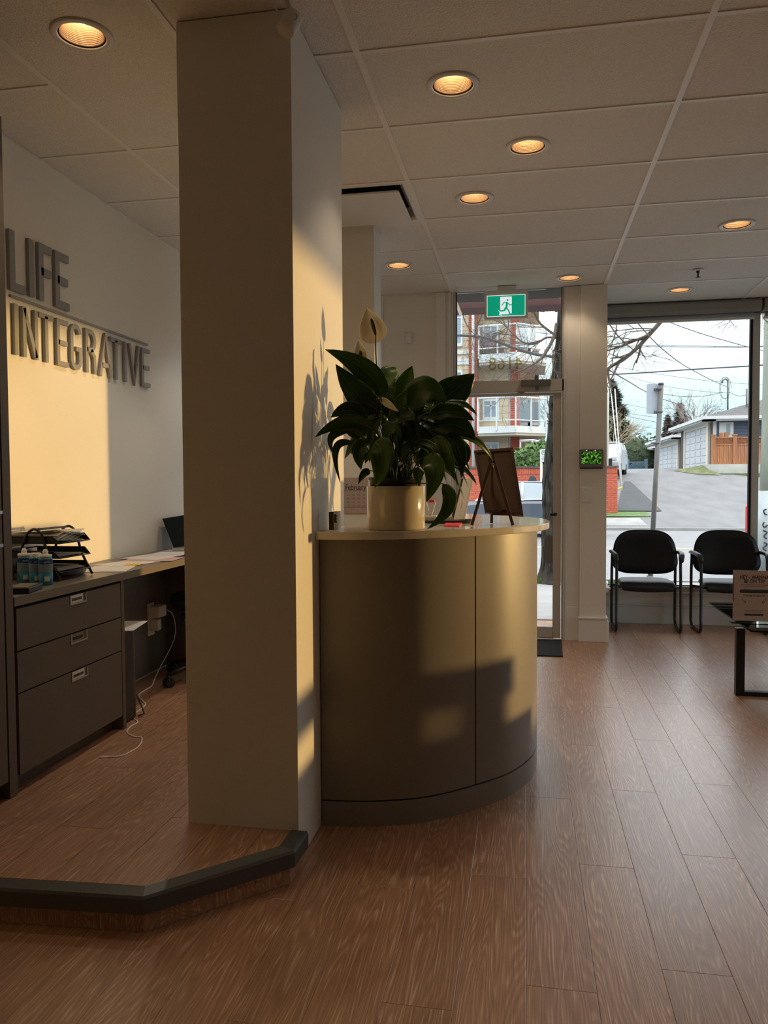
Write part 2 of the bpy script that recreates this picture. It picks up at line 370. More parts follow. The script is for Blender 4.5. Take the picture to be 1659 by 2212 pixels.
# door casing trims
def trim(name, parts, m='trim', bevel=0.003):
    b = MB()
    for p in parts: b.box(*p)
    o = b.build(name, M[m], bevel=bevel); o['kind'] = 'structure'; return o
trim('trim_1', [(-.733, -.655, YD-.028, YD+.12, 0, CH), (-.655, -.63, YD-.018, YD+.12, 0, CH), (-.63, -.612, YD-.030, YD+.12, 0, CH), (-.612, -.595, YD-.012, YD+.12, 0, CH)])
trim('trim_2', [(.297, .312, YD-.010, YD+.12, 0, CH), (.312, .324, YD-.022, YD+.12, 0, CH), (.324, .424, YD-.012, YD+.12, 0, CH), (.318, .424, YD-.020, YD+.02, 0, .277)])
# column between door and window, its plinth and side return
o = MB().box(.424, .632, YD-.03, YW+.1, 0, CH).build('wall_pier', M['wall'], bevel=.002); o['kind'] = 'structure'
trim('trim_3', [(.418, .642, YD-.048, YD+.3, 0, .185), (.414, .648, YD-.054, YD+.3, .185, .200), (.620, .655, YD-.036, YW, 0, .17)])
trim('trim_4', [(.632, .652, YD-.02, YW, .40, .425), (.632, .668, YD-.025, YW, .425, .440)])
# ---- door
d1 = thing('door_1', None, None, kind='structure')
b = MB(); b.box(-.595, .297, YD+.0, YD+.1, 2.03, 2.126); b.box(-.595, -.575, YD+.0, YD+.1, 0, CH); b.box(.283, .297, YD, YD+.1, 0, CH)
b.build('door_frame', M['frame'], d1, bevel=.002)
MB().box(-.575, .283, YD+.05, YD+.056, 2.126, 2.86).build('transom_pane', M['glass'], d1)
b = MB(); b.box(-.573, -.567, YD+.01, YD+.05, 2.126, 2.86); b.box(.277, .283, YD+.01, YD+.05, 2.126, 2.86)
b.build('transom_gasket', M['gasket'], d1)
dl = MB(); y0, y1 = YD+.02, YD+.065
dl.box(-.572, -.509, y0, y1, .01, 2.022); dl.box(.216, .278, y0, y1, .01, 2.022); dl.box(-.509, .216, y0, y1, 2.0, 2.022); dl.box(-.509, .216, y0, y1, .01, .10)
dl = dl.build('door_leaf', M['frame'], d1, bevel=.003)
MB().box(-.509, .216, YD+.04, YD+.046, .10, 2.0).build('door_pane', M['glass'], dl)
b = MB(); b.tube([(.20, YD+.02, 1.03), (.20, YD-.02, 1.03)], .012, 10); b.tube([(.197, YD-.02, 1.03), (.245, YD-.02, 1.03)], .012, 10); b.build('door_handle', M['black'], dl)
b = MB()
pts = []
for a, (cx, cz) in enumerate([(.190, .665), (.190, .835), (.150, .835), (.150, .665)]): pass
def rrect(x0, x1, z0, z1, r, n=5, corners=(1, 1, 1, 1)):
    out = []
    for k, (cx, cz, a0) in enumerate([(x1-r, z0+r, -90), (x1-r, z1-r, 0), (x0+r, z1-r, 90), (x0+r, z0+r, 180)]):
        if not corners[k]:
            out.append(((x1, z0), (x1, z1), (x0, z1), (x0, z0))[k]); continue
        for j in range(n+1):
            t = math.radians(a0+90*j/n); out.append((cx+r*math.cos(t), cz+r*math.sin(t)))
    return out
MB().prism(rrect(.150, .215, .62, .86, .03), YD+.034, YD+.039, 'y').build('push_plate', gm('grey_push_plate', (.22, .22, .22), rough=.4), dl)
# closer on the header
cl = at(1125, 838, YD); cr_ = at(1190, 815, YD)
b = MB(); b.prism(rrect(cl.x, cr_.x, cl.z+.01, cr_.z-.02, .01), YD-.05, YD-.001, 'y'); b.lathe([(0, 0), (.018, 0), (.018, .03), (.012, .045), (0, .045)], (at(1159, 815, YD).x, YD-.028, at(1159, 822, YD).z), 14)
b.obox((at(1160, 838, YD).x, YD-.03, 2.055), (.012, 0, .005), (0, .008, 0), (-.003, 0, .02))
b.build('door_closer', gm('closer_grey', (.20, .19, .175), rough=.4, metal=.3), d1, bevel=.002)
a = at(1118, 850, YD); c_ = at(1133, 843, YD)
b = MB(); b.box(a.x, a.x+.02, YD-.012, YD+.022, a.z-.0, a.z+.016); b.box(c_.x-.018, c_.x+.002, YD-.012, YD+.022, a.z, a.z+.016); b.box(a.x+.02, c_.x-.018, YD-.006, YD+.022, a.z+.004, a.z+.012)
b.build('door_latch', M['metal'], d1)
# house number on the transom, read from the street side (mirrored from indoors)
p = at(1092, 786, YD+.047)
text_mb('4168', .150, (p.x, YD+.0565, p.z), (-1, 0, -0.02), (0, 0, 1), glass_mat('gilt_vinyl', (.60, .48, .22)), 'house_number', d1, sx=.95)
# ---- street window with mullions
w1 = thing('window_1', None, None, kind='structure')
zs, zt = .345, 2.76
b = MB(); b.box(.632, 4.2, YW-.03, YW+.09, zs-.06, zs-.0); b.box(.632, 4.2, YW+.0, YW+.09, zt, CH)
b.box(.632, .70, YW+.0, YW+.09, zs, zt); b.box(4.14, 4.2, YW, YW+.09, zs, zt)
b.build('window_frame', M['frame'], w1, bevel=.003)
for x in (1.965, 3.10): MB().box(x-.012, x+.045, YW-.02, YW+.09, zs, zt).build('mullion', M['frame'], w1, bevel=.003)
xs = [(.70, 1.953), (2.01, 3.088), (3.145, 4.14)]
for a, c in xs:
    MB().box(a, c, YW+.04, YW+.046, zs, zt).build('pane', M['glass'], w1)
    b = MB(); b.box(a, a+.008, YW+.015, YW+.04, zs, zt); b.box(c-.02, c, YW+.0, YW+.04, zs, zt); b.box(a, c, YW+.015, YW+.04, zs, zs+.008); b.build('gasket', M['gasket'], w1)
wallbox('wall_under_window', .632, XR, YW+.0, YW+.12, 0, zs-.055)
trim('trim_5', [(.652, XR, YW-.012, YW, .17, .185), (.652, XR, YW-.02, YW, .255, .285), (.652, XR, YW-.05, YW+.01, .285, .300)])
trim('baseboard_front', [(.652, XR, YW-.014, YW+.005, 0, .15), (.652, XR, YW-.02, YW, .15, .16)])
# ---- right wall with the big side window the evening sun comes through
b = MB(); b.box(XR, XR+.12, YB, 4.30, -0.05, CH+.1); b.box(XR, XR+.12, 4.30, 7.15, 0, .25); b.box(XR, XR+.12, 4.30, 7.15, 2.20, CH+.1); b.box(XR, XR+.12, 7.15, YW+.12, 0, CH+.1)
o = b.build('wall_right', M['wall']); o['kind'] = 'structure'
w2 = thing('window_2', None, None, kind='structure')
b = MB(); b.box(XR+.03, XR+.09, 4.30, 4.34, .25, 2.2); b.box(XR+.03, XR+.09, 7.11, 7.15, .25, 2.2); b.box(XR+.03, XR+.09, 4.34, 7.11, .25, .28); b.box(XR+.03, XR+.09, 4.34, 7.11, 2.18, 2.2)
b.build('window_frame', M['frame'], w2); MB().box(XR+.05, XR+.056, 4.34, 7.11, .28, 2.18).build('pane', M['glass'], w2)
# ---- free-standing wall pillar and the second pillar
o = MB().box(-1.168, -.765, 2.505, 3.215, 0, CH).build('wall_pillar', M['pillar'], bevel=.003); o['kind'] = 'structure'
o = MB().box(-1.36, -.908, 4.645, 4.86, 0, CH).build('wall_pillar_inner', M['pillar'], bevel=.003); o['kind'] = 'structure'
# ---- ceiling: slab, T-bars, tiles
ceil = thing('ceiling', None, None, kind='structure')
MB().box(XL-.1, XR+.1, YB-.1, YW+.12, CH+.14, CH+.2).build('ceiling_deck', M['void'], ceil)
RX = [-1.826, -.607, .612, 1.831, 3.05]
CY0 = 2.807-.6096*9; cys = [CY0+.6096*j for j in range(17)]
b = MB()
for x in RX: MB().box(x-.012, x+.012, YB, YW, CH-.001, CH+.012).build('main_runner', M['tbar'], ceil)
xb = [XL]+RX+[XR]
for j, y in enumerate(cys):
    for i in range(len(xb)-1):
        a, c = xb[i]+(.012 if i else 0), xb[i+1]-(.012 if i < len(xb)-2 else 0)
        if y > YD and c < .7: continue
        if i == 1 and abs(y-2.807) < .01: a = -1.193
        MB().box(a, c, y-.010, y+.010, CH-.0005, CH+.010).build('cross_tee', M['tbar'], ceil)
MB().box(-1.217, -1.193, 2.195, 3.42, CH-.0008, CH+.012).build('cross_tee', M['tbar'], ceil)
b = MB(); b.box(XL, XL+.014, YB, YD, CH-.001, CH+.002); b.box(XL, -.6, YD-.014, YD, CH-.001, CH+.002); b.box(.66, XR, YW-.02, YW, CH-.001, CH+.002)
b.build('wall_angle', M['tbar'], ceil)
DL = [(-1.522, 2.517), (-.287, 3.104), (.004, 3.733), (-.283, 4.344), (1.264, 5.103), (-.908, 5.568), (.324, 6.172), (1.235, 6.743), (1.20, 2.80), (2.5, 3.7), (.60, .60), (1.7, 1.27), (-1.52, 3.72), (-1.52, 4.94)]  # trailing out-of-view and office entries are added fill lamps
RH = .076
def holed(x0, x1, y0, y1, z0, z1, cx, cy, r, n=40):
    angs = sorted(set([2*math.pi*k/n for k in range(n)]+[math.atan2(y-cy, x-cx) % (2*math.pi) for x in (x0, x1) for y in (y0, y1)]))
    inn, out = [], []
    for t in angs:
        c, s = math.cos(t), math.sin(t)
        k = min(((x1-cx)/c if c > 1e-9 else (x0-cx)/c if c < -1e-9 else 1e9), ((y1-cy)/s if s > 1e-9 else (y0-cy)/s if s < -1e-9 else 1e9))
        inn.append((cx+r*c, cy+r*s)); out.append((cx+k*c, cy+k*s))
    m = len(angs); b = MB()
    vs = [(*p, z0) for p in inn]+[(*p, z0) for p in out]+[(*p, z1) for p in inn]+[(*p, z1) for p in out]
    fs = []
    for i in range(m):
        j = (i+1) % m
        fs += [(i, j, m+j, m+i), (2*m+i, 3*m+i, 3*m+j, 2*m+j), (i, 2*m+i, 2*m+j, j), (m+i, m+j, 3*m+j, 3*m+i)]
    return b.add(vs, fs)
AC = (-1.826+.62, -.607, 4.03, 4.636)
def ceil_panel(x0, x1, y0, y1):
    for cx, cy in DL:
        if x0 < cx < x1 and y0 < cy < y1:
            if cx-.1 < x0 or cx+.1 > x1 or cy-.1 < y0 or cy+.1 > y1:
                cx = min(max(cx, x0+.085), x1-.085); cy = min(max(cy, y0+.085), y1-.085)
            holed(x0, x1, y0, y1, CH+.004, CH+.02, cx, cy, RH).build('ceiling_tile', M['tile'], ceil); return
    MB().box(x0, x1, y0, y1, CH+.004, CH+.02).build('ceiling_tile', M['tile'], ceil)
ys = [YB]+cys+[YW]
for i in range(len(xb)-1):
    for j in range(len(ys)-1):
        x0, x1, y0, y1 = xb[i]+.001, xb[i+1]-.001, ys[j]+.001, ys[j+1]-.001
        if y0 > YD-.02 and x1 < .65: continue
        if i == 1 and 2.1 < y0 < 3.3:
            if y0 < 2.3:
                ceil_panel(x0, -1.206, y0, y1+.6096); ceil_panel(-1.204, x1, y0, y1)
            else: ceil_panel(-1.204, x1, y0, y1)
            continue
        if i == 1 and abs(y0-cys[11]-.001) < .02:
            ceil_panel(x0, AC[0]-.012, y0, y1); continue
        ceil_panel(x0, x1, y0, y1)
# ---- ceiling cassette air unit
ac = thing('air_cassette', 'white ceiling air unit with a dropped flat panel above the counter', 'air conditioner', (-.92, 4.33, CH))
x0, x1, y0, y1 = AC
cx, cy = (x0+x1)/2, (y0+y1)/2; hx, hy = (x1-x0)/2-.012, (y1-y0)/2-.004
b = MB(); rings = [(1.0, 0.0), (.93, -.004), (.89, .012), (.84, .05), (.78, .06)]
pts = []
for s, z in rings:
    pts.append([V((cx+px*(hx-(1-s)*hx), cy+py*(hy-(1-s)*hx), CH+z)) for px, py in ((-1, -1), (1, -1), (1, 1), (-1, 1))])
for k in range(len(pts)-1):
    b.add(pts[k]+pts[k+1], [(i, (i+1) % 4, 4+(i+1) % 4, 4+i) for i in range(4)], None, False)
b.build('housing', M['white'], ac)
MB().box(cx-hx*.8, cx+hx*.8, cy-hy*.8, cy+hy*.8, CH+.058, CH+.07).build('intake_void', M['gap'], ac)
b = MB(); b.prism(rrect(cx-hx*.83, cx+hx*.83, cy-hy*.76, cy+hy*.9, .02), CH-.022, CH-.010); b.build('drop_panel', M['white'], ac, bevel=.004)
b = MB(); b.box(cx-.02, cx+.02, cy-.02, cy+.02, CH-.012, CH+.06); b.build('panel_hanger', M['white'], ac)
# ---- recessed downlights
dlabels = ['brightest round recessed downlight, in the gypsum panel left of the big pillar',
 'large round recessed downlight nearest the camera right of the pillar',
 'second recessed downlight from the camera, furthest right of the middle three',
 'third recessed downlight along the counter aisle, level with the air unit',
 'round recessed downlight high on the right near the frame edge',
 'small recessed downlight beyond the air unit, left of the grid runner',
 'small recessed downlight just in front of the entrance door',
 'flat-looking recessed downlight closest to the street window',
 'added fill light out of view on the right near the camera', 'added fill light out of view on the far right',
 'added fill light out of view above the near floor', 'added fill light out of view above the near right floor',
 'added office fill light hidden behind the big pillar, nearer one', 'added office fill light hidden behind the big pillar, further one']
POW = [2.6, 2.6, 2.6, 2.2, 1.8, 1.8, 1.2, 1.0, 2.6, 2.0, 2.2, 2.2, 3.6, 3.6]
proto = None
for k, (x, y) in enumerate(DL):
    if proto is None:
        t = thing('downlight', dlabels[k], 'ceiling light', (x, y, CH), 'recessed downlights', local=True); proto = t
        MB().lathe([(.104, .004), (.104, -.001), (.100, -.004), (.084, -.005), (.080, -.002), (.080, .004), (.104, .004)], n=40).build('trim_ring', M['ring'], t)
        MB().lathe([(.080, .001), (.076, .004), (.074, .012)], n=40).build('dark_gap', M['gap'], t)
        pr_ = []
        for q in range(22):
            z = .003+q*.0055; r0 = .0745-q*.0009
            pr_ += [(r0, z), (r0-.0022, z+.003)]
        MB().lathe(pr_+[(0.0, .13)], n=40, smooth=False).build('ribbed_baffle', M['bafflew'], t)
        MB().lathe([(0, .054), (.022, .055), (.040, .061), (.048, .073), (.044, .09), (.02, .10)], n=24).build('bulb', M['bulb'], t)
    else:
        t = copy_tree(proto); t.location = (x, y, CH); t['label'] = dlabels[k]
    li = bpy.data.lights.new('lamp', 'SPOT'); li.energy = POW[k]*3.6; li.color = (1, .90, .76) if k > 11 else (1, .78, .54); li.shadow_soft_size = .012; li.spot_size = math.radians(96); li.spot_blend = .5
    lo = bpy.data.objects.new('lamp_light', li); COL.objects.link(lo); lo.location = (x, y, CH+.040)
# ---- security camera at the pillar top
sc = thing('security_camera', 'small white camera on a jointed ceiling bracket at the pillar corner', 'camera', (-.77, 2.40, CH))
p0 = V((-.745, 2.36, CH)); body = at(627, 48, 2.36)
b = MB(); b.lathe([(0, 0), (.035, 0), (.035, -.012), (.02, -.018), (0, -.018)], p0, 20); b.tube([p0, p0+V((0, 0, -.035)), body+V((.0, .0, .035))], [.009, .009, .011], 10); b.build('bracket', M['white'], sc)
ax = V((-.28, -.45, -.85)).normalized(); a1 = ax.cross(V((0, 1, 0))).normalized(); a2 = ax.cross(a1)
b = MB(); n = 20; pr_ = [(0, -.036), (.018, -.035), (.027, -.028), (.030, -.01), (.030, .036), (.027, .040), (0, .040)]
vs = [body+ax*z+(a1*math.cos(6.2832*j/n)+a2*math.sin(6.2832*j/n))*r for r, z in pr_ for j in range(n)]
b.add(vs, [(i*n+j, i*n+(j+1) % n, (i+1)*n+(j+1) % n, (i+1)*n+j) for i in range(len(pr_)-1) for j in range(n)], None, True); b.build('camera_body', M['white'], sc)
b = MB(); b.tube([p0+V((-.02, -.01, -.01)), p0+V((-.04, -.01, -.04)), body+V((-.035, 0, .02)), body+V((-.01, 0, .03))], .0025, 6); b.build('camera_cable', M['white'], sc)
b = MB(); q = body+V((.022, -.022, .002)); 
for j in range(16):
    pass
b.tube([q+V((.007*math.cos(t*.785), 0, .009*math.sin(t*.785))) for t in range(9)], .0007, 4); b.build('logo_ring', M['ink'], sc)
# ---- sprinkler
sp = thing('sprinkler', 'chrome fire sprinkler with round plate between two right-hand downlights', 'sprinkler', (1.25, 6.123, CH))
MB().lathe([(0, 0), (.038, 0), (.036, -.006), (.012, -.009), (0, -.009)], (1.25, 6.123, CH), 20).build('escutcheon', M['white'], sp)
b = MB(); b.lathe([(.014, -.008), (.012, -.02), (.007, -.024), (.006, -.05), (.0, -.05)], (1.25, 6.123, CH), 12); b.lathe([(0, -.052), (.018, -.053), (.018, -.056), (0, -.056)], (1.25, 6.123, CH), 8); b.build('sprinkler_head', M['blackm'], sp)
# ---- exit sign
ex = thing('exit_sign', 'green running man exit sign in a grey box hanging before the transom', 'exit sign', (-.155, 6.32, 2.7))
ey = 6.30
b = MB(); b.box(-.333, .012, ey, ey+.045, 2.600, 2.822); b.box(-.23, -.085, ey+.005, ey+.05, 2.822, CH); b.build('sign_housing', gm('exit_housing', (.72, .69, .64), rough=.5), ex, bevel=.004)
MB().box(-.312, -.010, ey-.003, ey+.002, 2.617, 2.785).build('border', M['exitw'], ex)
MB().box(-.308, -.014, ey-.005, ey-.002, 2.621, 2.780).build('green_face', M['green'], ex)
MB().box(-.207, -.116, ey-.007, ey-.004, 2.632, 2.770).build('doorway_mark', M['exitw'], ex)
def c1(x, y): return (960+x/5.925, 620+y/5.925)
def ep(x, y):
    q = at(*c1(x, y), ey-.008); return (q.x, q.z)
def ribbon(mb, pts, w, y0, y1):
    for i in range(len(pts)-1):
        p, q = V((pts[i][0], 0, pts[i][1])), V((pts[i+1][0], 0, pts[i+1][1])); d = (q-p); L = d.length; d.normalize(); n = V((d.z, 0, -d.x))
        mb.obox((p+q)/2+V((0, (y0+y1)/2, 0)), d*(L/2+w*.35), (0, (y1-y0)/2, 0), n*w/2)
b = MB(); h = ep(808, 167); b.prism([(h[0]+.0075*math.cos(t*.5236), h[1]+.0075*math.sin(t*.5236)) for t in range(12)], ey-.009, ey-.0065, 'y')
for pts, w in (([(800, 205), (795, 260), (775, 285)], .016), ([(795, 195), (760, 200), (738, 232)], .007), ([(805, 198), (835, 228), (868, 228)], .007),
               ([(790, 265), (820, 300), (838, 345), (862, 345)], .010), ([(780, 265), (770, 300), (735, 305), (700, 305)], .010)):
    ribbon(b, [ep(*p) for p in pts], w, ey-.009, ey-.0065)
b.build('running_figure', M['green'], ex)
b = MB()
ribbon(b, [ep(690, 300), ep(712, 322), ep(706, 352), ep(730, 362)], .004, ey-.0095, ey-.0065); b.build('floor_mark', M['exitw'], ex)
# =================================================================== RECEPTION COUNTER
def smooth_curve(pts, n=6):
    P = [V((*p, 0)) for p in pts]; out = []
    for i in range(len(P)-1):
        p0, p1, p2, p3 = P[max(i-1, 0)], P[i], P[i+1], P[min(i+2, len(P)-1)]
        for k in range(n):
            t = k/n; out.append(0.5*((2*p1)+(-p0+p2)*t+(2*p0-5*p1+4*p2-p3)*t*t+(-p0+3*p1-3*p2+p3)*t**3))
    out.append(P[-1]); return [(p.x, p.y) for p in out]
body_o = smooth_curve([(-.760, 2.796), (-.595, 2.813), (-.43, 2.863), (-.322, 2.928), (-.196, 3.041), (-.075, 3.18), (.011, 3.357), (.045, 3.524), (.045, 3.72), (.0, 3.88), (-.1, 4.04), (-.25, 4.2), (-.42, 4.30)])
def inset(c, d):
    out = []
    for i, p in enumerate(c):
        a, b_ = c[max(i-1, 0)], c[min(i+1, len(c)-1)]; dx, dy = b_[0]-a[0], b_[1]-a[1]; l = math.hypot(dx, dy)
        out.append((p[0]-dy/l*d, p[1]+dx/l*d))
    return out
cn = thing('reception_counter', 'curved taupe reception counter with a cream stone top', 'counter', (-.35, 3.4, 0))
def band(mb, c, d, z0, z1, m=None):
    q = inset(c, d); n = len(c)
    vs = [(*p, z0) for p in c]+[(*p, z1) for p in c]+[(*p, z1) for p in q]+[(*p, z0) for p in q]
    fs = []
    for i in range(n-1):
        fs += [(i, i+1, n+i+1, n+i), (n+i, n+i+1, 2*n+i+1, 2*n+i), (2*n+i, 2*n+i+1, 3*n+i+1, 3*n+i), (3*n+i, 3*n+i+1, i+1, i)]
    mb.add(vs, fs, m, False); mb.add(vs, [(0, n, 2*n, 3*n), (n-1, 4*n-1, 3*n-1, 2*n-1)], m)
    return mb
def setsm(o, ang=35):
    me = o.data
    for p in me.polygons: p.use_smooth = True
    try: me.set_sharp_from_angle(angle=math.radians(ang))
    except Exception: pass
    return o
split = min(range(len(body_o)), key=lambda i: abs(body_o[i][0]+.196)+(0 if body_o[i][1] < 3.5 else 9))
setsm(band(MB(), body_o, .03, .0, .093).build('plinth', M['desk'], cn))
setsm(band(MB(), inset(body_o, .012), .02, .09, 1.09).build('carcass', M['gap'], cn))
def shift(c, i0, i1, g0, g1):
    c = list(c[i0:i1+1]); 
    def mv(p, q, g):
        dx, dy = q[0]-p[0], q[1]-p[1]; l = math.hypot(dx, dy); return (p[0]+dx/l*g, p[1]+dy/l*g)
    c[0] = mv(c[0], c[1], g0); c[-1] = mv(c[-1], c[-2], g1); return c
setsm(band(MB(), shift(body_o, 0, split, 0, .0035), .018, .100, 1.09).build('front_panel', M['desk'], cn))
setsm(band(MB(), shift(body_o, split, len(body_o)-1, .0035, 0), .018, .100, 1.09).build('front_panel', M['desk'], cn))
top_o = smooth_curve([(-.761, 2.742), (-.6, 2.755), (-.466, 2.797), (-.34, 2.868), (-.238, 2.945), (-.14, 3.035), (-.05, 3.137), (.04, 3.28), (.088, 3.42), (.104, 3.57), (.100, 3.73), (.06, 3.9), (-.04, 4.08), (-.2, 4.27), (-.4, 4.42)])
top_i = smooth_curve([(-.55, 4.1), (-.46, 3.9), (-.42, 3.6), (-.47, 3.35), (-.6, 3.19), (-.761, 3.13)])
ct = MB().prism(top_o+top_i, 1.0905, 1.120).build('countertop', M['quartz'], cn, bevel=.004)
# ---- plant
pc = V((-.497, 2.952, 1.1205)); PR = .113
pt = thing('peace_lily', 'peace lily with dark arching leaves and cream blooms in a glossy cream pot', 'plant', pc)
b = MB(); b.lathe([(0, 0), (PR-.004, 0), (PR, .004), (PR, .164), (PR-.002, .166), (PR-.006, .166), (PR-.007, .160), (PR-.007, .02), (0, .02)], pc, 64); b.build('pot', M['pot'], pt)
b = MB(); b.lathe([(.082, .03), (.098, .15), (.100, .188), (.106, .190), (.106, .199), (.100, .200), (.097, .195), (.096, .175)], pc, 48); b.build('nursery_pot', M['npot'], pt)
b = MB(); b.lathe([(.0965, .178), (.05, .183), (0, .185)], pc, 24); b.build('soil', M['soil'], pt)
def leaf(a, c, d, w, tilt=0.0, fold=.22, m='leaf', wav=.0, nm='leaf', stemto=None, curl=0.0, nu=14):
    """blade along a bezier a-c-d (world points); w is the full width"""
    b = MB(); nv = 6; rows = []
    view = V((0, -1, .15))
    for i in range(nu+1):
        t = i/nu; p = bez(a, c, d, t); tg = (bez(a, c, d, min(1, t+.02))-bez(a, c, d, max(0, t-.02))).normalized()
        side = tg.cross(view)
        side = side.normalized() if side.length > .1 else V((1, 0, 0))
        nrm = side.cross(tg).normalized(); tl = tilt+curl*t
        s2 = side*math.cos(tl)+nrm*math.sin(tl); n2 = -side*math.sin(tl)+nrm*math.cos(tl)
        ww = w*.5*(math.sin(math.pi*min(1, t**.72*1.0))**.8 if t < 1 else 0)*(1-.12*t)
        ww = max(ww, .0006)
        row = []
        for j in range(nv+1):
            u = j/nv*2-1
            row.append(p+s2*u*ww+n2*(abs(u)*fold*ww+wav*math.sin(t*17+u*2.0)*abs(u)*ww*.5))
        rows.append(row)
    vs = [x for r in rows for x in r]
    vs = [V((max(v.x, -.757), v.y, v.z)) if v.y < 3.23 else v for v in vs]
    b.add(vs, [(i*(nv+1)+j, i*(nv+1)+j+1, (i+1)*(nv+1)+j+1, (i+1)*(nv+1)+j) for i in range(nu) for j in range(nv)], None, True)
    o = b.build(nm, M[m], pt)
    o.modifiers.new('sol', 'SOLIDIFY').thickness = .0008
    if nm == 'leaf':
        r = MB(); r.tube([vs[i*(nv+1)+nv//2]+V((0, -.0008, 0)) for i in range(nu)], [.0016*(1-i/nu)+.0004 for i in range(nu)], 5)
        r.build('midrib', M['rib'], o)
    if stemto is not False:
        s0 = pc+V((random.uniform(-.06, .06), random.uniform(-.05, .05), .18)) if stemto is None else stemto
        mid = (s0+a)/2; mid.z = s0.z+(a.z-s0.z)*.7; mid.x = s0.x+(a.x-s0.x)*.32; mid.y = s0.y+(a.y-s0.y)*.32
        st = MB(); st.tube([bez(s0, mid, a, k/8) for k in range(9)], [.0032-.0014*k/8 for k in range(9)], 6); st.build('stem', M['stem'], pt)
    return o
def c5(x, y, Y): return at(640+x/2.765, 640+y/2.765, Y)
K = 1/2.765/F*2.9*1.28
LV = [  # base, control, tip (crop px), depths, width px, tilt, material
 ((515, 600), (470, 420), (172, 318), 2.90, 2.84, 2.78, 120, .2, 'leaf'),
 ((480, 690), (350, 600), (235, 405), 2.86, 2.83, 2.78, 135, -.1, 'leaf'),
 ((500, 600), (560, 420), (603, 445), 3.02, 3.04, 3.08, 120, .3, 'leafl'),
 ((650, 640), (640, 540), (693, 415), 2.98, 2.96, 2.93, 118, .0, 'leafl'),
 ((665, 690), (770, 480), (890, 640), 2.90, 2.86, 2.84, 165, .1, 'leaf'),
 ((820, 640), (950, 580), (1064, 462), 2.98, 2.99, 3.02, 165, -.25, 'leaf'),
 ((860, 660), (1000, 600), (1082, 715), 2.92, 2.93, 2.95, 42, .5, 'leaf'),
 ((790, 720), (930, 650), (1062, 743), 2.88, 2.86, 2.86, 95, .3, 'leaf'),
 ((800, 790), (980, 720), (1070, 860), 2.90, 2.86, 2.86, 120, .1, 'leaf'),
 ((960, 830), (1110, 840), (1174, 985), 2.90, 2.90, 3.0, 38, .2, 'leafl'),
 ((850, 830), (1010, 850), (985, 1085), 2.88, 2.84, 2.84, 80, .1, 'leaf'),
 ((870, 850), (1050, 900), (1000, 1020), 2.95, 2.93, 2.92, 80, .4, 'leaf'),
 ((820, 850), (900, 880), (945, 1100), 2.84, 2.80, 2.80, 75, -.2, 'leafl'),
 ((770, 960), (880, 1000), (775, 1232), 2.82, 2.76, 2.76, 105, .1, 'leafl'),
 ((875, 1120), (990, 1250), (782, 1390), 2.86, 2.80, 2.80, 70, .2, 'leafl'),
 ((470, 870), (560, 930), (470, 1145), 2.80, 2.74, 2.77, 125, .0, 'leafl'),
 ((440, 880), (350, 900), (388, 1035), 2.80, 2.76, 2.76, 85, .0, 'leaf'),
 ((440, 1040), (400, 1050), (372, 1122), 2.84, 2.82, 2.80, 42, .0, 'leaf'),
 ((345, 880), (170, 820), (264, 1115), 2.76, 2.72, 2.72, 38, .6, 'leaf'),
 ((410, 760), (330, 620), (205, 725), 2.80, 2.74, 2.70, 95, .2, 'leaf'),
 ((470, 800), (300, 680), (112, 842), 2.78, 2.72, 2.66, 80, .4, 'leaf'),
 ((330, 800), (150, 800), (222, 942), 2.74, 2.70, 2.68, 42, .5, 'leaf'),
 ((500, 700), (420, 600), (300, 655), 2.86, 2.82, 2.78, 75, .2, 'leaf'),
 ((440, 790), (380, 680), (500, 590), 2.95, 2.95, 2.98, 100, .1, 'leaf'),
 ((690, 900), (610, 760), (780, 690), 2.92, 2.88, 2.88, 150, .1, 'leaf'),
 ((640, 730), (600, 640), (668, 560), 2.84, 2.82, 2.82, 82, .0, 'leafl'),
 ((520, 840), (580, 740), (628, 850), 2.82, 2.78, 2.78, 80, .2, 'leaf'),
 ((740, 1030), (720, 1050), (735, 1135), 2.80, 2.79, 2.80, 55, .1, 'leafl'),
 ((700, 880), (640, 900), (642, 1000), 2.85, 2.82, 2.80, 62, .1, 'leaf'),
 ((790, 880), (740, 980), (790, 1060), 2.86, 2.84, 2.84, 62, -.2, 'leaf'),
 ((600, 720), (560, 640), (480, 620), 2.92, 2.90, 2.90, 95, .3, 'leaf'),
 ((730, 780), (840, 680), (960, 700), 2.94, 2.93, 2.93, 110, .1, 'leaf'),
 ((720, 860), (840, 780), (930, 860), 2.96, 2.93, 2.90, 120, .3, 'leaf'),
 ((600, 660), (600, 560), (660, 470), 3.05, 3.07, 3.08, 95, .1, 'leaf'),
 ((560, 760), (620, 680), (720, 740), 2.86, 2.82, 2.80, 110, .3, 'leaf'),
 ((580, 860), (690, 780), (780, 880), 2.94, 2.95, 2.95, 130, .3, 'leaf'),
 ((400, 860), (330, 740), (240, 790), 2.88, 2.86, 2.86, 80, .2, 'leaf'),
 ((640, 640), (560, 560), (420, 560), 2.98, 3.0, 3.0, 90, .2, 'leaf'),
]
for (a, c, d, ya, yc, yd, w, tl, m) in LV:
    leaf(c5(*a, ya), c5(*c, yc), c5(*d, yd), w*K, tl, .25, m, .18, curl=random.uniform(-.3, .3))
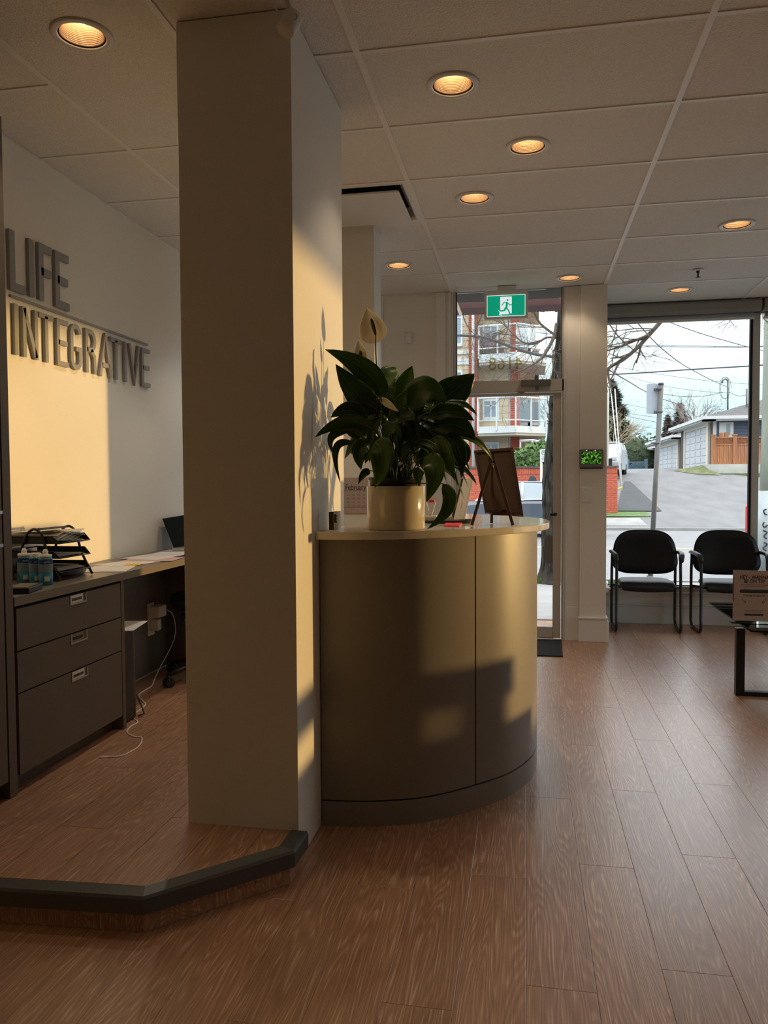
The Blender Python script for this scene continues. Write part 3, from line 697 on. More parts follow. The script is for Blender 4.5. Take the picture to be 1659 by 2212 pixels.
for k in range(18):      # narrow arching leaves spilling over the right and front
    t = random.uniform(-2.2, .5); r = random.uniform(.16, .27); h = random.uniform(.22, .44)
    a = pc+V((math.cos(t)*r*.45, math.sin(t)*r*.35, h)); d = pc+V((math.cos(t)*r*1.1+.03, math.sin(t)*r*.75, h-random.uniform(.06, .20)))
    leaf(a, (a+d)/2+V((math.cos(t)*.04, math.sin(t)*.03, .07)), d, random.uniform(.028, .05), random.uniform(-.7, .7), .3, random.choice(['leaf', 'leaf', 'leafl']), .3, curl=random.uniform(-.8, .8))
for k in range(14):      # the crown carries on behind, away from the camera
    t = random.uniform(.15, math.pi-.15); r = random.uniform(.16, .30); h = random.uniform(.32, .50)
    a = pc+V((math.cos(t)*r*.4, math.sin(t)*r*.4, h)); d = pc+V((math.cos(t)*r*.95+.03, math.sin(t)*r*.9, h+random.uniform(-.16, .02)))
    leaf(a, (a+d)/2+V((0, 0, .06)), d, random.uniform(.05, .075), random.uniform(-.5, .5), .25, 'leaf', .15)
for k in range(26):      # bare stalks rising from the soil
    x, y = random.uniform(-.075, .075), random.uniform(-.07, .07); s0 = pc+V((x, y, .18)); e = pc+V((x*2.1+.02, y*1.8, random.uniform(.32, .46)))
    MB().tube([bez(s0, (s0+e)/2+V((-x*.4, 0, .05)), e, q/6) for q in range(7)], .0024, 5).build('stem', M['stem'], pt)
def spathe(base, tip, w, sp0, sp1, stem_end, Y):
    a, d = c5(*base, Y), c5(*tip, Y-.02); mid = (a+d)/2; b = MB(); nu = 14; nv = 8; vs = []
    for i in range(nu+1):
        t = i/nu; p = a.lerp(d, t); ww = w*K*.5*(math.sin(math.pi*min(1, (t+.02)**.62))**.75 if t < 1 else .001)
        ww = max(ww*(1-.1*t), .0008); sd_ = (d-a).normalized().cross(V((0, -1, 0))).normalized()
        for j in range(nv+1):
            u = j/nv*2-1; vs.append(p+sd_*u*ww+V((0, 1, 0))*(1-u*u)*ww*.55)
    b.add(vs, [(i*(nv+1)+j, i*(nv+1)+j+1, (i+1)*(nv+1)+j+1, (i+1)*(nv+1)+j) for i in range(nu) for j in range(nv)], None, True)
    o = b.build('flower', M['spathe'], pt); o.modifiers.new('sol', 'SOLIDIFY').thickness = .0012
    if sp0:
        q0, q1 = c5(*sp0, Y-.015), c5(*sp1, Y-.005); pts = [q0.lerp(q1, k/6) for k in range(7)]
        MB().tube(pts, [.003, .0062, .007, .0072, .0068, .006, .003], 10).build('spadix', M['spadix'], o)
        MB().tube([q1, a], .0022, 6).build('spadix_stalk', M['stem'], o)
    s0 = pc+V((0, 0, .18)); m_ = c5(*stem_end, Y)
    MB().tube([bez(s0, m_, a, k/10) for k in range(11)], .003, 6).build('stem', M['stem'], pt)
spathe((473, 275), (422, 68), 140, (447, 132), (474, 232), (476, 600), 2.98)
spathe((392, 400), (372, 258), 68, (383, 325), (384, 380), (400, 620), 2.93)
spathe((505, 612), (612, 690), 34, None, None, (520, 760), 2.80)
# ---- easel with framed picture seen from behind
ea = thing('table_easel', 'small dark wood tripod easel standing on the counter end', 'easel', (-.13, 3.28, 1.12))
apex = at(1064, 1000, 3.24); legs = [atz(1019, 1136, 1.1205), atz(1062, 1131, 1.1205), atz(1108, 1136, 1.1205)]
hub = at(1064, 1000, 3.25)
for k, g in enumerate(legs):
    top = hub+V((0.004*(k-1), -.006+.006*k, .01)); d = (g-top); L = d.length/2; d.normalize(); s1 = d.cross(V((0, 1, 0))).normalized()
    c_ = (g+top)/2+V((0, 0, .003)); MB().obox(c_, d*L, s1*.0062, s1.cross(d)*.005).build('leg', M['easel'], ea, bevel=.001)
MB().obox(at(1062, 990, 3.262), (.012, 0, 0), (0, .006, 0), (0, 0, .02)).build('top_block', M['easel'], ea)
b = MB(); q = at(1065, 1004, 3.235); b.tube([q+V((.004*math.cos(t*.785), 0, .006*math.sin(t*.785))) for t in range(9)], .0011, 5); b.tube([q, q+V((.002, 0, -.012))], .0014, 5); b.build('hinge', M['metal'], ea)
pfm = thing('picture_frame', 'brown framed picture on the easel, its backing board facing the room', 'picture frame', (-.12, 3.3, 1.14))
A, B_, C_, D_ = at(1024, 973, 3.36), at(1108, 966, 3.385), at(1131, 1114, 3.275), at(1048, 1106, 3.25)
def quadbox(mb, a, b_, c, d, th):
    n = (b_-a).cross(d-a).normalized()*th; vs = [a, b_, c, d, a+n, b_+n, c+n, d+n]
    mb.add(vs, [(0, 1, 2, 3), (7, 6, 5, 4), (0, 4, 5, 1), (1, 5, 6, 2), (2, 6, 7, 3), (3, 7, 4, 0)])
nrm = (B_-A).cross(D_-A).normalized()
if nrm.y > 0: nrm = -nrm
def bil(u, v): return A.lerp(B_, u).lerp(D_.lerp(C_, u), v)
quadbox(MB_ := MB(), bil(.03, .03)+nrm*-.004, bil(.97, .03)+nrm*-.004, bil(.97, .97)+nrm*-.004, bil(.03, .97)+nrm*-.004, .003); MB_.build('backing_board', M['backboard'], pfm)
for u0, u1, v0, v1 in ((0, 1, 0, .045), (0, 1, .955, 1), (0, .05, .045, .955), (.93, 1, .045, .955)):
    m_ = MB(); pts = [bil(u0, v0), bil(u1, v0), bil(u1, v1), bil(u0, v1)]
    m_.add([p+nrm*.001 for p in pts]+[p-nrm*.016 for p in pts], [(0, 1, 2, 3), (7, 6, 5, 4), (0, 4, 5, 1), (1, 5, 6, 2), (2, 6, 7, 3), (3, 7, 4, 0)]); m_.build('frame_rail', M['easel'], pfm, bevel=.001)
b = MB()
for u, v in ((.1, .1), (.4, .06), (.75, .06), (.06, .3), (.06, .6), (.06, .85), (.93, .25), (.93, .6), (.93, .85), (.3, .94), (.55, .94)):
    b.obox(bil(u, v)+nrm*.0015, (.0025, 0, 0), (0, .001, 0), (0, 0, .0015))
b.build('glazing_point', M['ink'], pfm)
MB().obox(bil(.5, .955)+nrm*.003, (.010, 0, -.001), (0, .001, 0), (0, 0, .003)).build('hanger', M['blackm'], pfm)
MB().obox(bil(.5, 1.0)+V((0, -.0, -.003)), (.05, 0, -.001), (0, .014, 0), (0, 0, .0035)).build('easel_ledge', M['easel'], ea)
# ---- other counter-top things
wf = thing('tablet_stand', 'thin white tablet stand leaning back on the counter beside the easel', 'tablet stand', (-.35, 3.5, 1.12))
Yf = 3.42
a, b_, c, d = at(1001, 1034, Yf+.03), at(1020, 1033, Yf-.02), at(1001, 1122, Yf-.04), at(979, 1123, Yf+.01)
m_ = MB(); quadbox(m_, a, b_, c, d, .008); m_.build('panel', M['white'], wf, bevel=.001)
a2, b2 = at(997, 1034, Yf+.03), at(974, 1124, Yf+.01)
m_ = MB(); quadbox(m_, a2, a, d, b2, .01); m_.build('side_edge', M['easel'], wf)
m_ = MB(); m_.obox(at(997, 1090, Yf-.03), (.0012, 0, .002), (0, .001, 0), (.003, 0, .02)); m_.build('slot', M['metal'], wf)
tr = thing('black_tray', 'low black oval tray between the pot and the white stand', 'tray', (-.36, 3.33, 1.12))
pts = [(-.35+.125*math.cos(t/24*6.2832), 3.42+.09*math.sin(t/24*6.2832)) for t in range(24)]
MB().prism(pts, 1.1203, 1.128, smooth=True).build('base', M['black'], tr); 
MB().tube([(*p, 1.130) for p in pts+pts[:1]], .004, 6).build('rim', M['black'], tr)
bx = MB().box(-.47, -.32, 3.43, 3.53, 1.1285, 1.145); o = bx.build('cream_box', M['quartz'], bevel=.002); tag(o, 'flat cream box lying behind the pot on the black tray', 'box')
st = thing('desk_ornament', 'small white A-shaped ornament with a red tip behind the plant pot', 'ornament', (-.40, 3.48, 1.145))
p0 = at(929, 1072, 3.48)
b = MB()
for s in (-1, 1): b.obox((p0.x+s*.012, 3.48, 1.178), (.005, 0, 0), (0, .008, 0), (s*.010, 0, .032))
b.obox((p0.x, 3.48, 1.168), (.014, 0, 0), (0, .006, 0), (0, 0, .003)); b.box(p0.x-.03, p0.x+.03, 3.465, 3.495, 1.1452, 1.149); b.build('legs', M['white'], st)
MB().box(p0.x-.006, p0.x+.02, 3.472, 3.488, 1.208, 1.220).build('tip', M['pink'], st)
q = [atz(958, 1137, 1.1206), atz(992, 1138, 1.1206), atz(1003, 1126, 1.1206), atz(968, 1126, 1.1206)]
b = MB(); b.prism([(p.x, p.y) for p in q], 1.1202, 1.1245); o = b.build('sticky_notes', M['pink']); tag(o, 'bright pink sticky note pad lying on the counter', 'sticky notes')
cd = thing('desk_timer', 'small black timer with a white face on a steel plate against the pillar', 'timer', (-.73, 2.86, 1.12))
MB().box(-.760, -.700, 2.80, 2.93, 1.1202, 1.1235).build('base_plate', M['metal'], cd)
p0 = at(727, 1106, 2.83)
b = MB(); b.box(-.735, -.712, 2.835, 2.87, 1.1235, p0.z); b.build('case', M['black'], cd, bevel=.002)
b = MB(); b.box(-.711, -.696, 2.815, 2.87, 1.1235, p0.z+.003); b.build('face', M['white'], cd, bevel=.001)
b = MB(); b.box(-.7085, -.7015, 2.8135, 2.8155, 1.150, 1.182); 
for k in range(3): b.box(-.6995, -.6972, 2.8135, 2.8155, 1.151+k*.011, 1.156+k*.011)
b.build('display', M['ink'], cd)
# ---- calendar on the inner pillar
cal = thing('wall_calendar', 'paper wall calendar headed February on the inner pillar behind the counter', 'calendar', (-1.05, 4.64, 1.25))
c0, c1_ = at(735, 1032, 4.643), at(794, 1109, 4.643)
MB().box(c0.x, c1_.x, 4.640, 4.6435, c1_.z, c0.z).build('sheet', gm('calendar_paper', (.46, .37, .33), rough=.8), cal)
tx = at(768, 1053, 4.638)
text_mb('February', .050, (tx.x, 4.6395, tx.z), (1, 0, 0), (0, 0, 1), M['ink'], 'month_title', cal, sx=.72)
b = MB(); zt_, zb_ = at(760, 1060, 4.64).z, at(760, 1096, 4.64).z
for k in range(2): b.box(c0.x+.005, c1_.x-.005, 4.6395, 4.640, (zt_, zb_)[k]-.0006, (zt_, zb_)[k]+.0006)
for r_ in range(4):
    for cc in range(5):
        for l_ in range(2): b.box(c0.x+.01+cc*.033, c0.x+.026+cc*.033, 4.6393, 4.640, zt_-.022-r_*.023-l_*.006, zt_-.0208-r_*.023-l_*.006)
b.build('calendar_grid', gm('faint_ink', (.12, .09, .08), rough=.8), cal)
# ---- sensor on the front wall, intercom tablet and switch on the pier
a, c = at(875, 720, YD), at(890, 742, YD)
ms = thing('motion_sensor', 'small white motion sensor high on the wall left of the door', 'sensor', (a.x, YD, c.z))
MB().prism(rrect(a.x, c.x, c.z, a.z, .006), YD-.03, YD+.014, 'y').build('sensor_case', M['white'], ms, bevel=.003); MB().box(a.x+.012, c.x-.012, YD-.033, YD-.029, c.z+.02, a.z-.04).build('sensor_lens', M['trim'], ms)
yp = YD-.03
tb = thing('wall_tablet', 'grey wall tablet showing a green garden camera view on the pier', 'tablet', (.51, yp, 1.48))
a, c = at(1251, 971, yp), at(1303, 1010, yp)
MB().prism(rrect(a.x, c.x, c.z, a.z, .010), yp-.022, yp-.0005, 'y').build('bezel', gm('tablet_grey', (.21, .21, .20), rough=.4), tb, bevel=.003)
def screen_mat():
    m = bpy.data.materials.new('garden_screen'); m.use_nodes = True; t = m.node_tree; n = t.nodes; bs = n['Principled BSDF']
    tcn = n.new('ShaderNodeTexCoord'); ns = n.new('ShaderNodeTexNoise'); ns.inputs['Scale'].default_value = 55; ns.inputs['Detail'].default_value = 3; ns.inputs['Distortion'].default_value = 1.2
    r = n.new('ShaderNodeValToRGB'); e = r.color_ramp.elements; e[0].position = .46; e[0].color = (.004, .008, .002, 1); e[1].position = .76; e[1].color = (.30, .50, .12, 1); k = e.new(.58); k.color = (.05, .20, .012, 1)
    t.links.new(tcn.outputs['Object'], ns.inputs['Vector']); t.links.new(ns.outputs['Fac'], r.inputs[0]); t.links.new(r.outputs[0], bs.inputs['Emission Color']); bs.inputs['Emission Strength'].default_value = .9
    bs.inputs['Base Color'].default_value = (.01, .01, .01, 1); bs.inputs['Roughness'].default_value = .2; return m
s0, s1 = at(1256, 976, yp-.023), at(1299, 1002, yp-.023)
MB().box(s0.x, s1.x, yp-.0235, yp-.0215, s1.z, s0.z).build('screen', screen_mat(), tb)
b = MB()
for px in (1267, 1286):
    q = at(px, 973, yp-.023); b.box(q.x-.004, q.x+.004, yp-.0235, yp-.0215, q.z-.003, q.z+.003)
b.build('status_light', M['exitw'], tb)
q = at(1277, 973, yp-.023); MB().box(q.x-.007, q.x+.007, yp-.0235, yp-.0215, q.z-.004, q.z+.004).build('lens', M['ink'], tb)
MB().box(a.x+.006, c.x-.006, yp-.020, yp-.001, c.z-.008, c.z+.002).build('lower_lip', M['blackm'], tb)
a, c = at(1256, 1053, yp), at(1278, 1085, yp)
ls = thing('light_switch', 'cream rocker light switch plate below the wall tablet', 'light switch', (a.x, yp, c.z))
MB().prism(rrect(a.x, c.x, c.z, a.z, .004), yp-.006, yp-.0003, 'y').build('plate', M['trim'], ls, bevel=.0015)
MB().box(a.x+.022, c.x-.025, yp-.010, yp-.005, c.z+.034, a.z-.032).build('rocker', M['trim'], ls, bevel=.0015)
# ---- roller blinds
for k, (x0, x1) in enumerate(((.66, 1.985), (2.0, 3.10), (3.115, 4.15))):
    rb = thing('roller_blind', ('grey rolled-up blind cassette over the left street window pane', 'grey rolled-up blind cassette over the pane right of the mullion', 'grey rolled-up blind cassette over the far right pane out of view')[k], 'blind', ((x0+x1)/2, 7.2, 2.8), 'roller blinds')
    pr2 = [(7.13, 2.765), (7.13, 2.83), (7.15, 2.853), (7.27, 2.853), (7.27, 2.765), (7.2, 2.755)]
    MB().prism(pr2, x0, x1-.006, 'x').build('cassette', gm('blind_grey', (.30, .28, .25), rough=.6) if k == 0 else bpy.data.materials['blind_grey'], rb, bevel=.006)
    MB().tube([(x0+.03, 7.235, 2.735), (x1-.05, 7.235, 2.735)], .022, 12).build('roll', gm('blind_fabric', (.33, .32, .33), rough=.7), rb)
    MB().box(x0+.02, x1-.04, 7.225, 7.245, 2.695, 2.722).build('bottom_bar', M['trim'], rb)
# ---- door mat
o = MB().prism([(-.5, 5.81), (.268, 5.81), (.284, 6.40), (-.5, 6.40)], .0006, .010).build('door_mat', M['mat'], bevel=.002); tag(o, 'charcoal entrance mat lying inside the glass door', 'mat')
# =================================================================== WAITING AREA
def make_chair():
    t = thing('waiting_chair', None, 'chair', (0, 0, 0), 'waiting room chairs', local=True)
    for s in (-1, 1):
        x = s*.262; xr_ = s*.272
        path = [(x*.985, .06, .655), (x*.99, .05, .50), (x, .03, .10)]
        for k in range(6):
            a = math.pi/2*k/5; path.append((x, .095-.075*math.cos(a)-.0, .085-.075*math.sin(a)))
        for k in range(6):
            a = math.pi/2*k/5; path.append((x+s*.01, .355+.075*math.sin(a), .085-.075*math.cos(a)))
        path += [(xr_, .43, .30), (xr_, .425, .50), (s*.268, .42, .66)]
        MB().tube(path, .0125, 10).build('side_frame', M['blackm'], t)
        arm = [(s*.275, .46, .652), (s*.283, .38, .668), (s*.285, .22, .675), (s*.272, .08, .668), (s*.262, .035, .645), (s*.262, .03, .60)]
        MB().tube(arm, [.018, .022, .024, .026, .026, .018], 10, flat=.75).build('armrest', M['black'], t, sub=1)
    def seatf(u, v):
        x = (u*2-1); y = v*2-1; k = (1-abs(x)**4*.10-abs(y)**4*.06)
        hx = .235*(1-.06*v)
        return (x*hx*(1-abs(y)**6*.12), .02+.44*(v if abs(x) < .01 else v)+(.02*x*x if v < .2 else 0), .432-.012*(1-x*x)*(1-y*y)-(.045*(1-v/.22)**2 if v < .22 else 0)-.01*abs(x)**4)
    top = MB(); nu, nv = 16, 14; vs = []
    for j in range(nv+1):
        for i in range(nu+1): vs.append(V(seatf(i/nu, j/nv)))
    m_ = len(vs); bot = [v+V((0, 0.01, -.05+.018*abs(i % (nu+1)/nu*2-1)**2)) for i, v in enumerate(vs)]
    fs = [(j*(nu+1)+i, j*(nu+1)+i+1, (j+1)*(nu+1)+i+1, (j+1)*(nu+1)+i) for j in range(nv) for i in range(nu)]
    top.add(vs+bot, fs+[tuple(m_+k for k in reversed(f)) for f in fs], None, True)
    rim = [i for i in range(nu+1)]+[j*(nu+1)+nu for j in range(1, nv+1)]+[nv*(nu+1)+i for i in range(nu-1, -1, -1)]+[j*(nu+1) for j in range(nv-1, 0, -1)]
    top.add(vs+bot, [(rim[k], m_+rim[k], m_+rim[(k+1) % len(rim)], rim[(k+1) % len(rim)]) for k in range(len(rim))], None, True)
    top.build('seat', M['vinyl'], t, sub=1)
    # back pad: rounded trapezoid, dished and leaning
    def outline(th):
        c, s = math.cos(th), math.sin(th); e = 2/3.6
        x = abs(c)**e*(1 if c > 0 else -1); z = abs(s)**e*(1 if s > 0 else -1)
        return x*(.272-.030*z-.012*z*z), z*.195+.0*x
    bk = MB(); n = 44; R = 7; vs = []
    for side in (0, 1):
        for r_ in range(R+1):
            f = r_/R
            for k in range(n):
                x, z = outline(2*math.pi*k/n); x *= f; z *= f
                y = .395+z*.16-.09*(x/.27)**2*-1*-.6+(.026*(1-f**6) if side else -.026*(1-f**6))+.01*math.cos(z*14)
                vs.append(V((x, y, .665+z)))
    N = (R+1)*n; fs = []
    for side in (0, 1):
        for r_ in range(R):
            for k in range(n): fs.append((side*N+r_*n+k, side*N+r_*n+(k+1) % n, side*N+(r_+1)*n+(k+1) % n, side*N+(r_+1)*n+k))
    fs += [(R*n+k, R*n+(k+1) % n, N+R*n+(k+1) % n, N+R*n+k) for k in range(n)]
    bk.add(vs, fs, None, True); bk.build('backrest', M['vinyl'], t)
    b = MB(); b.tube([(-.27, .425, .36), (-.2, .43, .35), (.2, .43, .35), (.27, .425, .36)], .011, 8); b.tube([(-.262, .10, .385), (.262, .10, .385)], .010, 8); b.tube([(-.268, .42, .60), (-.2, .435, .62), (.2, .435, .62), (.268, .42, .60)], .010, 8)
    b.build('cross_bar', M['blackm'], t)
    return t
ch = make_chair()
spots = [((1.022, 6.80, .001), -.03, 'black vinyl waiting chair beside the white pier, under the left pane'),
         ((1.712, 6.82, .001), -.02, 'black vinyl waiting chair behind the glass table and its sign'),
         ((2.40, 6.84, .001), 0.0, 'black vinyl waiting chair mostly cut off by the right frame edge')]
for k, (loc, rz, lab) in enumerate(spots):
    c = ch if k == 0 else copy_tree(ch); c.location = loc; c.rotation_euler = (0, 0, rz); c['label'] = lab
# ---- unseen blocker added only to cast the shadow on the counter
shc = thing('shadow_caster', 'added unseen shadow caster right of the counter', 'shadow caster', (1.75, 4.1, 0))
u_ = V((-.42, .90, 0)); c0_ = V((1.55, 4.03, 0))
def shc_box(a, b_, z0, z1, nm): MB().obox(c0_+u_*((a+b_)/2)+V((0, 0, (z0+z1)/2)), u_*((b_-a)/2), V((.12, .056, 0)), (0, 0, (z1-z0)/2)).build(nm, M['lam'], shc)
shc_box(-.62, -.06, .45, .60, 'upper_blocker'); shc_box(-.20, -.09, .001, .45, 'post'); shc_box(-.62, .07, .22, .34, 'lower_blocker'); shc_box(-.62, -.56, .001, .45, 'post')
# ---- glass table
gt = thing('glass_table', 'glass topped coffee table with square black metal legs', 'table', (1.9, 5.3, 0))
TZ = .42
MB().box(1.298, 2.50, 4.81, 5.90, TZ-.010, TZ).build('table_top', M['tglass'], gt)
for i, (y, xa) in enumerate(((4.945, 1.245), (5.75, 1.70))):
    b = MB(); xz = 2.47 if not i else 2.30
    b.box(xa, xa+.05, y-.022, y+.022, .001, TZ-.0105).box(xz-.05, xz, y-.022, y+.022, .001, TZ-.0105).box(xa+.05, xz-.05, y-.022, y+.022, .001, .026)
    b.build('leg', M['blackm'], gt, bevel=.002)
MB().box(1.72, 2.28, 4.967, 4.99, TZ-.036, TZ-.0105).build('top_rail', M['blackm'], gt)
# ---- sign on the table
Ys = 5.02
ts = thing('table_sign', 'acrylic sign holder reading hey wanna be on TV on the glass table', 'sign', (1.34, Ys, TZ))
L0 = at(1584, 1232, Ys); B0 = TZ
w = .232; x0 = L0.x; z1 = L0.z
MB().box(x0-.004, x0+w+.004, Ys, Ys+.002, B0+.001, z1+.004).build('acrylic_sheet', M['glass'], ts)
b = MB(); b.box(x0-.004, x0+w+.004, Ys-.0, Ys+.07, B0+.0005, B0+.0035); b.build('acrylic_foot', M['glass'], ts)
MB().box(x0, x0+w, Ys+.0025, Ys+.0035, B0+.02, z1).build('poster', transl(gm('poster_paper', (.62, .54, .50), rough=.7, vary=.05, vscale=20), .5, (.55, .46, .42)), ts)
xm = x0+w*.52; hh = z1-B0-.02
def tz(f): return z1-hh*f
pk = M['ink']
Yt = Ys-.0
text_mb('HEY - WANNA', .032, (xm, Yt, tz(.135)), (1, 0, 0), (0, 0, 1), pk, 'headline', ts, sx=.78, bold=.0009)
text_mb('BE ON TV?', .032, (xm, Yt, tz(.215)), (1, 0, 0), (0, 0, 1), pk, 'headline', ts, sx=.78, bold=.0009)
text_mb('SCAN ME TO SIGN UP!', .015, (xm, Yt, tz(.50)), (1, 0, 0), (0, 0, 1), pk, 'subline', ts, sx=.8, bold=.0004)
navy = gm('navy_print', (.035, .045, .065), rough=.7)
b = MB(); b.prism(rrect(xm-.083, xm+.083, tz(.445), tz(.375), .010), Yt-.0008, Yt-.0002, 'y'); b.prism(rrect(xm-.056, xm+.056, tz(.895), tz(.855), .006), Yt-.0008, Yt-.0002, 'y'); b.build('print_bar', navy, ts)
rp_ = gm('rust_print', (.12, .05, .04), rough=.7)
for f, hw in ((.285, .078), (.32, .058), (.79, .055), (.82, .045)): MB().box(xm-hw, xm+hw, Yt-.0006, Yt-.0002, tz(f)-.0012, tz(f)+.0012).build('small_print', rp_, ts)
b = MB()
for s in (-1, 1):
    pts = [(xm+s*.064, tz(.545)), (xm+s*.066, tz(.58)), (xm+s*.058, tz(.615)), (xm+s*.046, tz(.63))]; ribbon(b, pts, .0022, Yt-.0006, Yt-.0002)
    ribbon(b, [(xm+s*.054, tz(.60)), (xm+s*.046, tz(.63)), (xm+s*.056, tz(.64))], .0022, Yt-.0006, Yt-.0002)
b.build('arrow_print', pk, ts)
gr = gm('grey_doodle', (.17, .19, .22), rough=.7)
b = MB(); random.seed(3)
for k in range(7):
    cx = x0+random.choice((.012, .02, w-.02, w-.012)); cz = tz(random.uniform(.03, .95)); r = random.uniform(.008, .02)
    ribbon(b, [(min(max(cx+r*math.cos(t*.7), x0+.003), x0+w-.003), cz+r*math.sin(t*.7)) for t in range(8)], .0012, Yt-.0006, Yt-.0002)
b.build('doodle_print', gr, ts)
MB().box(x0+.0005, x0+.006, Ys-.0007, Ys-.0003, tz(.62), tz(.1)).build('red_strip', gm('red_print', (.35, .03, .03), rough=.7), ts)
# =================================================================== OFFICE SIDE (left)
# wall sign, raised letters
sg = thing('wall_sign', 'raised grey letters with a thin divider line on the office wall', 'sign', (XL, 3.8, 2.2))
def stroke_letter(polys, y0, y1, z0, z1, th, w):
    b = MB()
    for pl, cl_ in polys:
        P = [V((XL, y0+u*(y1-y0), z0+v*(z1-z0))) for u, v in pl]
        if cl_: P.append(P[0])
        L_, R_ = [], []
        n = len(P)
        for i in range(n):
            if cl_: a = P[i-1] if i else P[-2]; c = P[i+1] if i < n-1 else P[1]
            else: a = P[max(i-1, 0)]; c = P[min(i+1, n-1)]
            d1 = (P[i]-a); d2 = (c-P[i])
            d1 = d1.normalized() if d1.length > 1e-7 else d2.normalized(); d2 = d2.normalized() if d2.length > 1e-7 else d1
            n1 = V((0, -d1.z, d1.y)); n2 = V((0, -d2.z, d2.y)); m_ = (n1+n2).normalized(); k = w/2/max(.72, m_.dot(n1))
            L_.append(P[i]+m_*k); R_.append(P[i]-m_*k)
        X = V((th, 0, 0)); bx = V((.002, 0, 0))
        vs = [q+bx for q in L_]+[q+bx for q in R_]+[q+X for q in L_]+[q+X for q in R_]
        for i in range(n-1):
            b.add(vs, [(i, i+1, n+i+1, n+i), (2*n+i, 3*n+i, 3*n+i+1, 2*n+i+1), (i, 2*n+i, 2*n+i+1, i+1), (n+i, n+i+1, 3*n+i+1, 3*n+i)])
        if not cl_: b.add(vs, [(0, n, 3*n, 2*n), (n-1, 3*n-1, 4*n-1, 2*n-1)])
    return b
def arcp(cx, cz, rx, rz, a0, a1, n=6): return [(cx+rx*math.cos(math.radians(a0+(a1-a0)*k/n)), cz+rz*math.sin(math.radians(a0+(a1-a0)*k/n))) for k in range(n+1)]
GL = {'I': [([(.5, 0), (.5, 1)], 0)], 'L': [([(.12, 1), (.12, .055), (1, .055)], 0)],
      'F': [([(.12, 0), (.12, .95), (1, .95)], 0), ([(.12, .52), (.9, .52)], 0)],
      'E': [([(1, .95), (.12, .95), (.12, .05), (1, .05)], 0), ([(.12, .5), (.92, .5)], 0)],
      'N': [([(.1, 0), (.1, 1)], 0), ([(.9, 0), (.9, 1)], 0), ([(.13, .97), (.87, .03)], 0)],
      'T': [([(0, .95), (1, .95)], 0), ([(.5, .95), (.5, 0)], 0)],
      'G': [(arcp(.5, .80, .38, .16, 0, 180)+arcp(.5, .20, .38, .16, 180, 360)+[(.88, .46), (.5, .46)], 0)],
      'R': [([(.12, 0), (.12, .95), (.45, .95)]+arcp(.5, .74, .36, .21, 90, -90)[0:]+[(.12, .53)], 0), ([(.5, .53), (.82, .40), (.86, 0)], 0)],
      'A': [([(.05, 0), (.5, 1), (.95, 0)], 0), ([(.2, .28), (.8, .28)], 0)],
      'V': [([(.05, 1), (.5, 0), (.95, 1)], 0)]}
def lpx(x, y): q = atx(x, y, XL); return q.y, q.z
def put(chs, xs, z0, z1, w):
    for chh, (xa, xb_) in zip(chs, xs):
        ya, yb = lpx(xa, 700)[0], lpx(xb_, 700)[0]
        stroke_letter(GL[chh], ya+w*.1, yb-w*.1, z0+(w*.25 if chh in 'V' else 0), z1-(w*.25 if chh == 'A' else 0), .018, w).build('letter', M['signgrey'], sg)
def c3x(x): return x/3.95
put('LIFE', [(c3x(70), c3x(205)), (c3x(225), c3x(280)), (c3x(318), c3x(432)), (c3x(455), c3x(575))], 2.185, 2.452, .038)
put('INTEGRATIVE', [(c3x(85), c3x(135)), (c3x(165), c3x(297)), (c3x(305), c3x(432)), (c3x(455), c3x(558)), (c3x(572), c3x(668)), (c3x(700), c3x(797)), (c3x(820), c3x(925)), (c3x(915), c3x(1015)), (c3x(1030), c3x(1058)), (c3x(1075), c3x(1168)), (c3x(1180), c3x(1255))], 1.893, 2.125, .024)
MB().box(XL+.001, XL+.012, 3.176, 4.47, 2.150, 2.162).build('divider', M['signgrey'], sg)
# ---- cabinets
XC = -1.918
tcb = thing('tall_cabinet', 'tall dark taupe cupboard at the left frame edge', 'cabinet', (-2.1, 2.3, PZ))
MB().box(XL+.002, XC, 2.575, 2.620, PZ, 2.665).build('side_panel', M['lam'], tcb, bevel=.001)
MB().box(XL+.002, XC-.02, 1.99+.06, 2.575, PZ+.06, 2.665).build('carcass', M['lam'], tcb)
dr = MB().box(XC-.02, XC-.001, 2.06, 2.568, PZ+.07, 2.41).build('door', M['lam'], tcb, bevel=.0015)
q0, q1 = atx(2, 1103, XC), atx(14, 1180, XC)
b = MB(); b.box(XC-.001, XC+.010, 2.515, 2.525, q1.z, q0.z); b.box(XC-.001, XC+.010, 2.515, 2.558, q0.z-.012, q0.z); b.box(XC-.001, XC+.010, 2.515, 2.558, q1.z, q1.z+.012); b.build('handle', M['metal'], dr)
dk = thing('built_in_desk', 'long dark taupe built-in desk top with end panels along the office wall', 'desk', (-2.1, 4.0, PZ))
MB().box(XL+.002, XC+.004, 2.622, 6.30, .835, .872).build('desk_top', M['lamtop'], dk, bevel=.0015)
MB().box(XL+.002, XC, 3.412, 3.44, PZ, .835).build('side_panel', M['lam'], dk, bevel=.001)
MB().box(XL+.002, XL+.02, 3.44, 6.3, PZ+.02, .835).build('back_panel', M['lam'], dk)
MB().box(XL+.02, -2.10, 4.62, 4.66, PZ, .835).build('side_panel', M['lam'], dk)
cb = thing('drawer_cabinet', 'three-drawer dark taupe cabinet under the office desk', 'cabinet', (-2.1, 3.0, PZ))
MB().box(XL+.002, XC-.022, 2.622, 3.41, PZ+.075, .833).build('carcass', M['gap'], cb)
MB().box(XL+.002, XC-.06, 2.622, 3.41, PZ, PZ+.075).build('toe_kick', M['lam'], cb)
def c4(x, y): return (x/3.16, 1050+y/3.16)
dz = []
